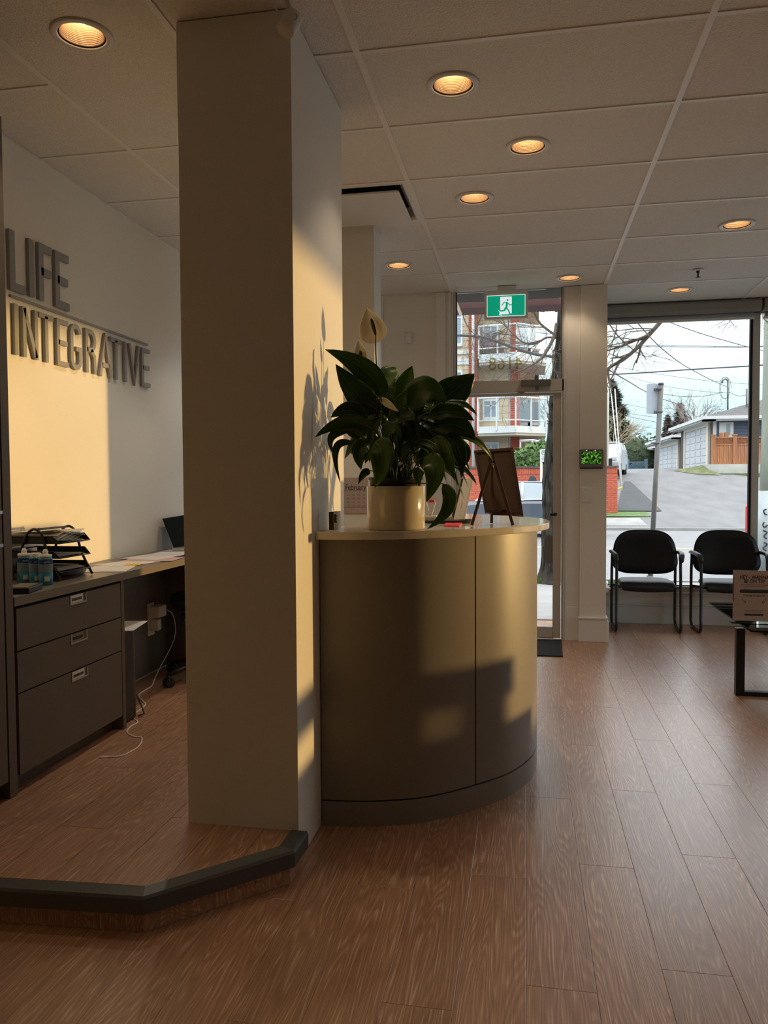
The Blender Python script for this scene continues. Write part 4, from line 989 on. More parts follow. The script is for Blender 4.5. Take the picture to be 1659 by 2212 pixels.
for (yt, yb_) in ((835, 1128), (1138, 1420), (1432, 2010)):
    dz.append((atx(*c4(112, yb_), XC).z, atx(*c4(112, yt), XC).z))
dwg = [(.575, .822), (.372, .569), (PZ+.075, .366)]
za = [atx(*c4(115, y), XC).z for y in (835, 1135, 1425, 2020)]
for k in range(3):
    z1_, z0_ = za[k]-.003, za[k+1]+.003
    d = MB().box(XC-.02, XC, 2.636, 3.406, max(z0_, PZ+.07), z1_).build('drawer', M['lam'], cb, bevel=.0012)
    ym = 3.05; b = MB(); zz = z1_
    b.box(XC-.001, XC+.003, ym-.062, ym+.062, zz-.042, zz-.036); b.box(XC-.001, XC+.003, ym-.062, ym-.056, zz-.036, zz+.001); b.box(XC-.001, XC+.003, ym+.056, ym+.062, zz-.036, zz+.001); b.build('pull_frame', M['metal'], d)
    MB().box(XC+.0003, XC+.0015, ym-.055, ym+.036, zz-.035, zz-.002).build('drawer_label', (M['paper'], M['lamtop'], M['paper'])[k], d)
    b = MB()
    for j in range(7): b.box(XC+.0014, XC+.0022, ym-.048+j*.011, ym-.040+j*.011, zz-.026, zz-.014)
    b.build('label_writing', M['ink'], d)
# ---- file tray
def c6(x, y): return (x/7.213, 1100+y/7.213)
ZD = .8725
tx_ = thing('file_tray', 'three-tier black mesh letter tray with arched sides on the desk', 'letter tray', (-2.1, 3.2, ZD))
ya, yb = 3.07, 3.31
for k in range(3):
    z = ZD+.037+k*.065; b = MB(); x0, x1 = -2.29, -2.015
    b.tube([(x1, ya, z), (x1, yb, z), (x1-.03, yb+.005, z+.03), (x0, yb, z+.03), (x0, ya, z+.03), (x1-.03, ya-.005, z+.03), (x1, ya, z)], .0035, 6)
    b.build('tray_rim', M['blackm'], tx_)
    b = MB(); b.box(x0, x1, ya, yb, z-.003, z-.001)
    b.add([(x0, ya, z), (x1, ya, z), (x1-.03, ya, z+.03), (x0, ya, z+.03)], [(0, 1, 2, 3)]); b.add([(x0, yb, z), (x1, yb, z), (x1-.03, yb, z+.03), (x0, yb, z+.03)], [(0, 1, 2, 3)]); b.build('mesh_tray', M['blackm'], tx_)
for y in (ya-.008, yb+.008):
    P = [(-2.01, y, ZD+.006), (-2.06, y, ZD+.10), (-2.085, y, ZD+.18), (-2.10, y, ZD+.215), (-2.13, y, ZD+.23), (-2.16, y, ZD+.215), (-2.18, y, ZD+.18), (-2.21, y, ZD+.10), (-2.25, y, ZD+.006)]
    sm_ = smooth_curve([(p[0], p[2]) for p in P], 4)
    MB().tube([(a, y, c) for a, c in sm_], .006, 8).build('arched_leg', M['blackm'], tx_)
MB().tube([(-2.13, ya-.008, ZD+.228), (-2.13, yb+.008, ZD+.228)], .005, 8).build('top_rail', M['blackm'], tx_)
random.seed(5)
for k, (n_, lab) in enumerate(((3, 'loose papers lying in the bottom letter tray'), (2, 'few papers lying in the middle letter tray'), (9, 'thick ruffled stack of papers in the top letter tray'))):
    z = ZD+.038+k*.065
    o = MB()
    for j in range(n_):
        dx, dy, a = random.uniform(-.008, .008), random.uniform(-.006, .006), random.uniform(-.01, .01)
        def pf_(u, v, j=j, dx=dx, dy=dy): return (-2.275+dx+u*.235, ya+.012+dy+v*.215, z+j*(.0055 if k == 2 else .003)+(.014*u*u*math.sin(v*5+j) if k == 2 else .002*u)+.002)
        o.grid(pf_, 5, 4)
    o = o.build('paper_stack', M['paper'], solid=.0012); tag(o, lab, 'papers', 'papers in the letter tray')
# ---- blue bottles
bl = gm('blue_liquid', (.02, .22, .36), rough=.15, spec=.6); blc = gm('clear_blue_plastic', (.13, .30, .38), rough=.2); lb = gm('blue_label', (.012, .05, .22), rough=.5)
def bottle(x, y, pump, lab):
    t = thing('hand_soap_bottle', lab, 'bottle', (x, y, ZD), 'blue gel bottles')
    c = (x, y, ZD+.0005); r = .028
    MB().lathe([(0, 0), (r-.002, 0), (r, .004), (r, .048), (r-.0003, .0482)], c, 20).build('lower_body', bl, t)
    MB().lathe([(r, .0482), (r, .112), (r-.006, .120), (.018, .122)], c, 20).build('upper_body', blc, t)
    MB().lathe([(r+.0008, .090), (r+.0008, .110)], c, 20).build('blue_label', lb, t)
    b = MB(); b.lathe([(r+.0006, .055), (r+.0006, .088)], c, 20); b.build('text_label', gm('pale_label', (.25, .36, .40), rough=.5) if 'pale_label' not in bpy.data.materials else bpy.data.materials['pale_label'], t)
    b = MB(); 
    for q in range(4): b.lathe([(r+.0011, .060+q*.007), (r+.0011, .0615+q*.007)], c, 20)
    b.build('label_lines', gm('lines', (.10, .16, .2), rough=.6), t)
    MB().obox((x+.021, y-.022, ZD+.028), (.008, .007, 0), (.0006, -.0006, 0), (0, 0, .010)).build('price_tag', M['paper'], t)
    text_mb('gentle', .012, (x+.0225, y-.0225, ZD+.100), (.70, .72, 0), (0, 0, 1), M['paper'], 'label_word', t, sx=.8)
    if pump: MB().lathe([(r-.002, .119), (r-.002, .128), (.012, .130), (.011, .134), (.012, .143), (.008, .145), (.007, .151), (0, .151)], c, 18).build('cap', M['white'], t)
    else: MB().lathe([(r-.005, .119), (r-.005, .131), (r-.008, .133), (0, .133)], c, 18).build('cap', M['white'], t)
def onD(px, py): return atz(px, py, ZD)
for px, py, pump, lab in ((108, 1263, True, 'blue soap bottle with a nozzle cap, rightmost of three on the desk'), (87, 1261, False, 'blue soap bottle with a flat cap between the two others'), (62, 1259, True, 'blue soap bottle with a nozzle cap, leftmost and furthest back')):
    q = onD(px, py); bottle(q.x-.016, q.y-.004, pump, lab)
# ---- brochure holder, black device, round speaker, papers, note, laptop, pens
bh = thing('brochure_holder', 'cream booklet in a black wire stand at the desk end', 'brochure holder', (-2.1, 2.75, ZD))
b = MB(); b.grid(lambda u, v: (-2.14+.02*v*v+.0*u, 2.66+u*.16-.02*v, ZD+.004+(1-v)*.20+.0), 3, 8); b.build('booklet', gm('cream_booklet', (.55, .46, .34), rough=.7), bh, solid=.004)
b = MB(); b.tube([(-2.12, 2.80, ZD+.16), (-2.10, 2.83, ZD+.15), (-2.05, 2.855, ZD+.03), (-1.99, 2.87, ZD+.004), (-2.10, 2.66, ZD+.004)], .002, 6); b.build('wire_stand', M['blackm'], bh)
q = onD(52, 1282); rd = thing('card_reader', 'small dark grey boxy device at the desk edge', 'card reader', (q.x, q.y, ZD))
b = MB(); b.obox((-1.975, 2.765, ZD+.0125), (.045, .012, 0), (-.02, .075, 0), (0, 0, .012)); b.build('case', M['black'], rd, bevel=.004); MB().obox((-1.975, 2.765, ZD+.0252), (.036, .010, 0), (-.016, .062, 0), (0, 0, .0006)).build('top_plate', M['lamtop'], rd)
q = onD(190, 1236); rs = thing('round_router', 'round pale grey box behind the letter tray', 'router', (-2.12, 3.45, ZD))
MB().lathe([(0, 0), (.085, 0), (.095, .012), (.097, .04), (.088, .052), (.0, .054)], (-2.16, 3.33, ZD+.0005), 32).build('case', gm('pale_grey_plastic', (.42, .38, .36), rough=.5), rs)
random.seed(11)
def sheet(x, y, rz, w, l, m, lab, z, name='paper_sheet', grp='papers on the office desk', cat='paper'):
    c, s = math.cos(rz), math.sin(rz)
    o = MB().obox((x, y, z), (w/2*c, w/2*s, 0), (-l/2*s, l/2*c, 0), (0, 0, .0006)).build(name, m); tag(o, lab, cat, grp); return o
z = ZD+.0008
sheet(-2.06, 3.56, .3, .21, .28, M['paper'], 'white paper sheet nearest the round box on the desk', z)
sheet(-2.10, 3.80, -.25, .21, .28, M['paper'], 'white paper sheet under the yellow note', z+.0014)
sheet(-2.06, 4.02, .15, .28, .21, gm('pink_paper', (.62, .42, .44), rough=.8), 'pale pink sheet in the fan of desk papers', z+.0028)
sheet(-2.12, 4.14, -.15, .24, .30, M['paper'], 'printed white sheet in the middle of the desk papers', z+.0042)
sheet(-2.08, 4.34, .1, .26, .22, M['paper'], 'white sheet lying on top of the desk papers', z+.0056)
sheet(-2.08, 4.58, .05, .30, .22, M['paper'], 'white sheet lying against the laptop', z+.0072)
sheet(-2.03, 3.74, .2, .08, .08, gm('yellow_note', (.75, .52, .04), rough=.7), 'yellow sticky note on the nearest desk paper', z+.0034, 'sticky_note', None, 'sticky note')
pn = thing('pen', 'black pen lying on papers near the desk edge', 'pen', (-1.97, 4.32, ZD)); MB().tube([(-1.955, 4.20, ZD+.014), (-1.985, 4.36, ZD+.014)], .004, 8).build('barrel', M['black'], pn); MB().tube([(-1.985, 4.36, ZD+.014), (-1.987, 4.372, ZD+.014)], [.003, .001], 8).build('nib', M['metal'], pn)
lt = thing('laptop', 'open dark laptop at the pillar end of the desk', 'laptop', (-2.15, 4.85, ZD))
ql = [at(352, 1119, 4.62), at(378, 1184, 4.50)]
A1, D1 = V((-2.285, 4.55, 1.050)), V((-2.19, 4.60, ZD+.018)); B1, C1 = V((-2.285, 4.90, 1.060)), V((-2.19, 4.92, ZD+.018))
A1 = at(352, 1120, 4.60); D1 = at(378, 1186, 4.50); B1 = A1+V((.02, .33, .012)); C1 = D1+V((.02, .33, .0))
m_ = MB(); quadbox(m_, A1, B1, C1, D1, .006); m_.build('lid', gm('laptop_black', (.010, .012, .013), rough=.95, spec=.05), lt, bevel=.001)
m_ = MB(); m_.obox((D1.x+.09, D1.y+.16, ZD+.018), (.11, 0, 0), (0, .165, 0), (0, 0, .007)); m_.build('keyboard_base', M['metal'], lt, bevel=.002)
# ---- under the desk
pcx = thing('computer_tower', 'black computer tower standing under the desk', 'computer', (-2.06, 3.55, PZ))
q = atx(275, 1330, -1.95)
MB().box(-2.28, -1.955, 3.455, 3.60, PZ+.002, PZ+.47).build('case', M['black'], pcx, bevel=.006); MB().box(-1.956, -1.95, 3.46, 3.595, PZ+.01, PZ+.46).build('front_panel', M['blackm'], pcx, bevel=.002)
b = MB(); b.tube([(-1.95, 3.60, PZ+.12), (-1.93, 3.62, PZ+.05), (-1.93, 3.64, PZ+.01), (-1.94, 3.60, PZ+.01)], .004, 6); b.build('cable', M['black'], pcx)
o = MB().obox((-2.02, 3.56, PZ+.476), (.11, .02, .0), (-.03, .13, .0), (0, 0, .001)).build('paper_sheet', M['paper']); tag(o, 'paper sheet lying on the black computer tower', 'paper')
# wall below the desk carries an outlet
ol = thing('power_outlet', 'white outlet with two plugs under the desk', 'outlet', (XL+.02, 4.1, .5))
MB().box(XL+.0205, XL+.026, 4.38, 4.46, .36, .56).build('plate', M['trim'], ol)
MB().box(XL+.026, XL+.10, 4.38, 4.48, .475, .545).build('charger', M['trim'], ol, bevel=.006); MB().box(XL+.026, XL+.08, 4.40, 4.45, .39, .46).build('plug', M['trim'], ol, bevel=.008)
cab = [V((XL+.10, 4.485, .51)), V((XL+.12, 4.53, .46)), V((XL+.12, 4.54, .32)), V((XL+.10, 4.36, .16)), V((-2.18, 4.22, PZ+.003))]
for px, py in ((325, 1484), (300, 1500), (308, 1514), (314, 1522), (300, 1535), (283, 1546), (272, 1558), (270, 1568), (274, 1580), (282, 1588), (294, 1592), (305, 1593), (306, 1602), (298, 1614), (285, 1622), (270, 1630), (255, 1634), (232, 1635)):
    q = atz(px, py, PZ+.003)
    if q.x < -1.90 and px < 275: q = atz(max(px, 270), py, PZ+.003)
    if px == 272 or px == 270 : q.x = max(q.x, -1.905)
    cab.append(q)
cc = smooth_curve([(0, 0), (1, 1)])
def sm3(P, n=4):
    out = []
    for i in range(len(P)-1):
        p0, p1, p2, p3 = P[max(i-1, 0)], P[i], P[i+1], P[min(i+2, len(P)-1)]
        for k in range(n):
            t = k/n; out.append(0.5*((2*p1)+(-p0+p2)*t+(2*p0-5*p1+4*p2-p3)*t*t+(-p0+3*p1-3*p2+p3)*t**3))
    out.append(P[-1]); return out
wc = thing('charging_cable', 'thin white charging cable trailing over the wood floor', 'cable', (cab[-1].x, cab[-1].y, PZ))
MB().tube(sm3(cab), .0032, 6).build('cord', gm('cable_white', (.85, .78, .72), rough=.5), wc); e = cab[-1]; MB().tube([e, e+V((-.018, -.008, 0)), e+V((-.030, -.013, 0))], [.0045, .0045, .003], 8).build('connector', bpy.data.materials['cable_white'], wc)
# ---- office chair
oc = thing('office_chair', 'black office chair on casters half hidden behind the pillar', 'chair', (-1.72, 4.55, PZ))
cx, cy = -1.90, 4.42
b = MB(); b.lathe([(0, 0), (.20, .0), (.235, .02), (.24, .05), (.22, .085), (.12, .09), (0, .088)], (cx, cy, .545), 28); b.build('seat', M['vinyl'], oc)
MB().tube([(cx, cy, PZ+.08), (cx, cy, .55)], .026, 12).build('post', M['black'], oc)
b = MB(); b.tube([(cx-.15, cy-.02, .50), (cx-.17, cy-.03, .47)], .02, 8); b.tube([(cx, cy, .52), (cx-.16, cy-.02, .50)], .008, 8); b.build('lever', M['black'], oc)
for k in range(5):
    a = math.radians(238+72*k); ex, eyy = cx+.29*math.cos(a), cy+.29*math.sin(a)
    MB().tube([(cx, cy, PZ+.11), (cx+.15*math.cos(a), cy+.15*math.sin(a), PZ+.10), (ex, eyy, PZ+.075)], [.028, .022, .016], 8, flat=.8).build('base_arm', M['black'], oc)
    b = MB()
    for s in (-1, 1):
        nx, ny = -math.sin(a)*s*.014, math.cos(a)*s*.014; b.tube([(ex+nx*.3, eyy+ny*.3, PZ+.029), (ex+nx*1.6, eyy+ny*1.6, PZ+.029)], .028, 14)
    b.tube([(ex, eyy, PZ+.03), (ex, eyy, PZ+.07)], .012, 8); b.build('caster', M['black'], oc)
b = MB(); b.obox((cx+.26, cy+.12, .90), (.08, -.17, 0), (.02, .008, 0), (0, 0, .22)); b.build('backrest', M['vinyl'], oc, bevel=.02); MB().tube([(cx+.05, cy+.02, .54), (cx+.28, cy+.12, .57), (cx+.29, cy+.13, .75)], .018, 8).build('back_bar', M['black'], oc)
# =================================================================== OUTDOORS
random.seed(21)
mg = dict(
 conc=gm('pale_concrete', (0.230, 0.230, 0.223), rough=.9, vary=.16, vscale=2.2, bump=.6, bscale=40),
 asph=gm('street_asphalt', (0.166, 0.170, 0.175), rough=.92, vary=.10, vscale=1.6, bump=.5, bscale=60),
 alley=gm('worn_alley_paving', (0.128, 0.129, 0.132), rough=.92, vary=.16, vscale=1.5, bump=.5, bscale=30, stretch=(1, .3, 1)),
 dark=gm('dark_asphalt', (0.045, 0.050, 0.053), rough=.95, vary=.15, vscale=2),
 grass=gm('grass_green', (0.069, 0.127, 0.027), rough=.9, vary=.4, vscale=9), moss=gm('mossy_soil', (0.099, 0.114, 0.046), rough=.95, vary=.4, vscale=3),
 brick=gm('red_brick', (0.435, 0.096, 0.054), rough=.85, vary=.18, vscale=14, objrand=.1), mortar=gm('mortar', (0.319, 0.167, 0.129), rough=.9),
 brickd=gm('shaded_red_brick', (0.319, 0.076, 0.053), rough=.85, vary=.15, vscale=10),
 bark=gm('grey_bark', (0.030, 0.027, 0.021), rough=.95, spec=.1, vary=.85, vscale=22, bump=1.0, bscale=30, stretch=(1, 1, .25)),
 twig=gm('twig_brown', (0.084, 0.065, 0.049), rough=.9), galv=gm('galvanised_steel', (0.096, 0.096, 0.092), rough=.6, vary=.2, vscale=6),
 cream=gm('cream_siding', (0.471, 0.380, 0.258), rough=.8, vary=.04, vscale=2), wht=gm('white_paint', (0.510, 0.523, 0.523), rough=.6), whg=gm('white_garage', (0.442, 0.461, 0.495), rough=.6),
 blue=gm('blue_grey_siding', (0.065, 0.087, 0.129), rough=.75, vary=.06, vscale=3), tau=gm('dark_taupe_stucco', (0.080, 0.065, 0.059), rough=.9, vary=.08, vscale=2),
 roof=gm('grey_shingle', (0.122, 0.118, 0.118), rough=.95, vary=.25, vscale=9), cedar=gm('cedar_boards', (0.319, 0.133, 0.057), rough=.8, vary=.25, vscale=3, stretch=(6, 6, .6)),
 wintex=gm('far_window_glass', (0.198, 0.258, 0.304), rough=.12, spec=.8), hedge=gm('hedge_green', (0.029, 0.045, 0.017), rough=.9, vary=.5, vscale=2.5, objrand=.0),
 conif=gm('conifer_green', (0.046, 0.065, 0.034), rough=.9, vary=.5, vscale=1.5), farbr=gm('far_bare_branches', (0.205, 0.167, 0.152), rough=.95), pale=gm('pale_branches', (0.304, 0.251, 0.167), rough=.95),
 bluef=gm('blue_painted_gate', (0.099, 0.167, 0.228), rough=.7), carw=gm('silver_car_paint', (0.380, 0.410, 0.441), rough=.22, spec=.7, coat=.6), carb=gm('dark_blue_car_paint', (0.057, 0.072, 0.099), rough=.2, spec=.7, coat=.8),
 carg=gm('car_glass', (0.228, 0.274, 0.304), rough=.08, spec=.9), rub=gm('tyre_rubber', (0.011, 0.011, 0.013), rough=.7), wire=gm('wire_black', (0.038, 0.042, 0.053), rough=.7),
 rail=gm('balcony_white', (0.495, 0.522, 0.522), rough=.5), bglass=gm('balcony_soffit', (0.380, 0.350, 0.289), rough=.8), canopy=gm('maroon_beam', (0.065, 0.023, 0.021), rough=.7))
X = mg
def gz(x, y):     # height of the ground outside
    if y <= 24: return -.10
    k = max(0.0, min(1.0, 1-(x-11)/10.0)) if x > 11 else 1.0
    h = max(0, min(y, 47)-24)*.0905
    return -.10+h*k
def struct(b, name, m, **k): o = b.build(name, m, **k); o['kind'] = 'structure'; return o
# pavement outside the shop, slab by slab
sw = thing('sidewalk', None, None, kind='structure')
MB().box(-8, 12, YW+.13, 10.35, -.35, -.115).build('base', X['dark'], sw)
MB().box(-8, -.62, YD+.15, YW+.13, -.35, -.115).build('base', X['dark'], sw); MB().box(-.6, .63, YD+.13, YW+.13, -.35, -.02).build('threshold', X['conc'], sw)
for i in range(-3, 6):
    for j in range(2):
        MB().box(i*1.5+.006, i*1.5+1.494, YW+.14+j*1.5, YW+.14+j*1.5+1.488, -.115, -.1+random.uniform(-.002, .002)).build('slab', X['conc'], sw)
vg = struct(MB().box(-8, 12, 10.35, 11.25, -.35, -.115), 'verge', X['conc'])
cb_ = thing('curb', None, None, kind='structure')
for i in range(-4, 7): MB().box(i*1.8+.01, i*1.8+1.79, 11.26, 11.42, -.4, -.095).build('curb_stone', X['conc'], cb_)
struct(MB().box(-30, 60, 11.43, 23.6, -.4, -.17), 'road', X['asph'])
b = MB()
for y in (17.2, 17.45): b.box(-20, 40, y, y+.1, -.169, -.165)
o = b.build('lane_line', gm('faded_yellow_line', (0.336, 0.308, 0.224), rough=.9)); o['kind'] = 'structure'
struct(MB().box(-30, 60, 23.62, 23.8, -.4, -.09), 'far_curb', X['conc'])
nx, ny = 46, 34
def gfn(x0, x1, y0, y1):
    def f(u, v):
        x, y = x0+u*(x1-x0), y0+v*(y1-y0); return (x, y, gz(x, y)+.012*math.sin(x*2.1+y)*math.cos(y*1.3) if y > 24 else gz(x, y))
    return f
# alley paving with side aprons, lawn strips
struct(MB().grid(gfn(-30, 60, 23.8, 130), 60, 70), 'hillside', X['alley'])
struct(MB().grid(lambda u, v: (2.1+u*1.9, 26.2+v*1.2, gz(3, 26.2+v*1.2)+.03), 4, 4), 'lawn', X['grass'])
struct(MB().grid(lambda u, v: (3.05+v*1.55+u*(1.5-v*1.2), 27.6+v*10.9, gz(3, 27.6+v*10.9)+.035), 4, 10), 'gravel_strip', X['dark'])
struct(MB().grid(lambda u, v: (-3+u*6.6, 24.4+v*1.6, gz(0, 24.4+v*1.6)+.012), 4, 4), 'side_walk_far', X['conc'])
# grass tufts
def tufts(name, cx, cy, r, n, h, z, lab):
    b = MB()
    for _ in range(n):
        a = random.uniform(0, 6.28); q = r*math.sqrt(random.random()); x, y = cx+q*math.cos(a), cy+q*.5*math.sin(a); d = random.uniform(-.03, .03); hh = h*random.uniform(.5, 1.2)
        b.add([(x-.004, y, z), (x+.004, y, z), (x+d, y+random.uniform(-.02, .02), z+hh)], [(0, 1, 2)])
    o = b.build(name, X['grass']); tag(o, lab, 'grass', kind='stuff'); return o
tufts('grass_tuft', at(1182, 1250, 11.0).x-.05, 10.95, .33, 900, .09, -.115, 'grass tufts round the foot of the street tree')
tufts('grass_tuft', at(1362, 1248, 10.9).x, 10.9, .3, 700, .07, -.115, 'grass tufts beside the street sign post')
# maroon beam of the porch over the entrance
ca = MB(); ca.box(-2.0, .9, 7.6, 7.9, 2.98, 3.3); o = ca.build('porch_beam', X['canopy']); tag(o, 'maroon porch beam above the entrance outside', 'beam')
# ---- street tree
tt = thing('street_tree', 'bare street tree with rough grey trunk close outside the entrance door', 'tree', (.45, 11, -.1))
cen = [at(1196, 1252, 11.0), at(1198, 1180, 11.0), at(1203, 1080, 11.0), at(1203, 1000, 11.0), at(1207, 920, 11.0), at(1213, 850, 11.0), at(1222, 760, 11.0), at(1225, 660, 11.0), at(1227, 560, 11.0), at(1216, 400, 11.0), at(1212, 200, 11.0)]
cen[0].z = -.12
b = MB(); n = 18; P = sm3(cen, 4); vs = []
for i, p in enumerate(P):
    r = .205-.075*min(1, i/28)+(.08 if i == 0 else .03 if i == 1 else 0)
    for j in range(n):
        a = 6.2832*j/n; rr = r*(1+.10*math.sin(a*3+i*.5)+random.uniform(-.05, .05)); vs.append(p+V((rr*math.cos(a), rr*math.sin(a), 0)))
b.add(vs, [(i*n+j, i*n+(j+1) % n, (i+1)*n+(j+1) % n, (i+1)*n+j) for i in range(len(P)-1) for j in range(n)], None, True); b.build('trunk', X['bark'], tt)
def twigs(mb, p, d, L, r, depth, spread=.6, droop=0):
    n = 4; pts = [p]; q = p.copy(); dd = d.copy()
    for i in range(n):
        dd = (dd+V((random.uniform(-1, 1), random.uniform(-1, 1), random.uniform(-1, 1)-droop))*.16).normalized(); q = q+dd*(L/n); pts.append(q.copy())
    mb.tube(pts, [r*(1-.55*i/n) for i in range(n+1)], 4 if r < .01 else 6, cap=False)
    if depth > 0:
        for k in range(random.randint(2, 4)):
            i = random.randint(1, n); nd = (dd+V((random.uniform(-1, 1), random.uniform(-1, 1), random.uniform(-.8, .8)))*spread*1.3).normalized()
            twigs(mb, pts[i], nd, L*random.uniform(.5, .75), r*.55, depth-1, spread, droop)
def branch(pix, Y0, Y1, r0, r1, depth=2, tl=.5, parent=tt, every=2, m='twig'):
    n = len(pix); P = [at(px, py, Y0+(Y1-Y0)*k/(n-1)) for k, (px, py) in enumerate(pix)]; Q = sm3(P, 4); b = MB()
    b.tube(Q, [r0+(r1-r0)*i/(len(Q)-1) for i in range(len(Q))], 6)
    b.build('branch', X[m], parent); t = MB()
    for i in range(3, len(Q), every):
        d = (Q[i]-Q[i-1]).normalized(); s = (d+V((random.uniform(-1, 1), random.uniform(-.6, .6), random.uniform(-1, 1)))).normalized()
        twigs(t, Q[i], s, tl*random.uniform(.5, 1.1), r1*.9, depth)
    if t.v: o = t.build('twigs', X[m], parent); o['kind'] = 'stuff'
branch([c1(1440, 470), c1(1400, 640), c1(1290, 850), c1(1180, 960), c1(1020, 1050), c1(900, 1090)], 11, 10.6, .030, .006, 3, .55, every=1)
branch([c1(1420, 620), c1(1230, 470), c1(1150, 320), c1(1100, 210), c1(1060, 60)], 11, 10.7, .018, .007, 2, .5)
branch([c1(1430, 650), c1(1300, 650), c1(1180, 720), c1(1030, 720), c1(900, 620), c1(800, 520), c1(700, 420), c1(600, 300)], 11, 11.3, .016, .005, 3, .55, every=1)
branch([c1(1440, 300), c1(1300, 180), c1(1200, 60), c1(1100, -100)], 11, 11.4, .03, .01, 2, .6)
branch([c1(560, 60), c1(500, 300), c1(400, 560), c1(340, 830)], 11.6, 11.8, .012, .003, 3, .5, every=1)
branch([c1(300, 120), c1(240, 300), c1(280, 480), c1(420, 640), c1(560, 760)], 11.6, 11.8, .010, .003, 3, .5, every=1)
branch([c1(1420, 760), c1(1380, 900), c1(1400, 1060)], 11, 10.8, .012, .004, 3, .4, every=1)
branch([c1(800, 330), c1(820, 500), c1(760, 640), c1(650, 700)], 11.4, 11.6, .008, .003, 3, .4, every=1)
def c7(x, y): return (1280+x*379/1659, 640+y*379/1659)
branch([c7(680, 200), c7(530, 370), c7(430, 480), c7(290, 600), c7(165, 670), c7(100, 760)], 10.6, 10.9, .030, .020, 1, .3)
branch([c7(530, 365), c7(400, 420), c7(250, 480), c7(120, 520)], 10.6, 10.9, .020, .009, 2, .45, every=2)
branch([c7(570, 310), c7(430, 305), c7(280, 320), c7(150, 335)], 10.6, 10.8, .010, .005, 2, .3)
branch([c7(545, 325), c7(400, 330), c7(300, 350), c7(180, 430)], 10.6, 10.8, .008, .004, 2, .3)
branch([c7(215, 150), c7(225, 300), c7(190, 430), c7(150, 560)], 10.4, 10.6, .009, .005, 2, .4)
branch([c7(120, 200), c7(220, 350), c7(330, 460), c7(420, 530), c7(500, 570), c7(600, 560)], 10.6, 10.8, .010, .003, 2, .35, every=1)
branch([c7(1330, 100), c7(1310, 200), c7(1290, 250)], 10.8, 10.8, .012, .004, 3, .35, every=1)
branch([c7(1640, 60), c7(1610, 200), c7(1700, 260)], 10.8, 10.8, .010, .004, 3, .35, every=1)
# ---- street sign post and parking sign
sp_ = thing('sign_post', 'galvanised street sign post seen from behind outside the window', 'sign post', (at(1404, 1253, 11).x, 11, -.1))
pt0, pt1 = at(1404, 1256, 11.0), at(1428, 832, 11.0); pt0.z = -.118
MB().tube([pt0, pt1], .034, 16).build('pole', X['galv'], sp_); MB().tube([pt1-V((0, 0, .001)), pt1+V((0, 0, .03))], .036, 16).build('pole_cap', X['wire'], sp_)
MB().tube([pt0, pt0+V((0, 0, .12))], .045, 12).build('sleeve', X['galv'], sp_)
s0, s1 = at(1397, 829, 11.04), at(1423, 894, 11.04)
MB().prism(rrect(s0.x, s1.x+.0, s1.z, s0.z, .025), 11.045, 11.05, 'y').build('sign_plate', gm('sign_back_grey', (.36, .39, .45), rough=.5), sp_)
b = MB()
for py in (840, 889, 957):
    q = at(1425 if py < 900 else 1419, py, 11.0); b.tube([q+V((0, 0, -.014)), q+V((0, 0, .014))], .041, 14); b.box(q.x-.07, q.x-.03, q.y-.01, q.y+.05, q.z-.01, q.z+.01)
    b.build('clamp', X['galv'], sp_); b = MB()
pk_ = thing('parking_sign', 'small green-lettered parking sign on a white post by the brick wall', 'parking sign', (.5, 24, .0))
q0, q1 = at(*c2(1232, 772), 24.1) if 'c2' in globals() else at(960+1232/5.925, 840+772/5.925, 24.1), at(960+1305/5.925, 840+932/5.925, 24.1)
MB().prism(rrect(q0.x, q1.x, q1.z, q0.z, .03), 24.10, 24.13, 'y').build('sign_plate', X['wht'], pk_)
sg_ = gm('sign_green_print', (.02, .18, .14), rough=.6)
xm_ = (q0.x+q1.x)/2; zm_ = q0.z-(q0.z-q1.z)*.27
b = MB(); b.tube([(xm_+.055*math.cos(t*.3927), 24.095, zm_+.065*math.sin(t*.3927)) for t in range(17)], .008, 5); b.build('ring_mark', sg_, pk_)
text_mb('P', .11, (xm_, 24.095, zm_), (1, 0, 0), (0, 0, 1), sg_, 'letter', pk_); text_mb('2h', .06, (xm_, 24.095, q1.z+.15), (1, 0, 0), (0, 0, 1), sg_, 'letter', pk_)
b = MB(); b.box(xm_-.06, xm_+.06, 24.094, 24.099, q1.z+.075, q1.z+.095); b.build('arrow_mark', sg_, pk_)
b = MB(); b.tube([(q0.x+.02, 24.16, -.1), (q0.x+.02, 24.16, q0.z-.02)], .035, 10); b.build('post', X['wht'], pk_)
# ---- brick garden wall and pier
def brick_run(name, x0, x1, y0, y1, z0, z1, lab, soldier=True, axis='x', par=None):
    t = thing(name, lab, 'wall', (x0, y0, z0)); b = MB(); b.box(x0+.012, x1-.012, y0+.012, y1, z0, z1).build('core', X['mortar'], t)
    b = MB(); z = z0; r = 0
    top = z1-.23 if soldier else z1
    while z < top-.01:
        x = x0-(.11 if r % 2 else 0)
        while x < x1:
            a, c = max(x, x0), min(x+.215, x1)
            if c-a > .03: b.box(a, c, y0+random.uniform(-.004, .003), y0+.05, z, min(z+.062, top))
            x += .225
        if x1-x0 < 2: b.box(x1-.05, x1+random.uniform(-.002, .005), y0+.01, y1, z, min(z+.062, top))
        z += .072; r += 1
    o = b.build('brick_courses', X['brick'], t); o['kind'] = 'stuff'
    if soldier:
        b = MB(); x = x0
        while x < x1-.02: b.box(x, min(x+.062, x1), y0-.012, y1, top+.008, z1-.03); x += .070
        o = b.build('soldier_course', X['brick'], t); o['kind'] = 'stuff'
        MB().box(x0-.03, x1+.03, y0-.04, y1+.03, z1-.03, z1+.035).build('coping', X['tau'], t)
    return t
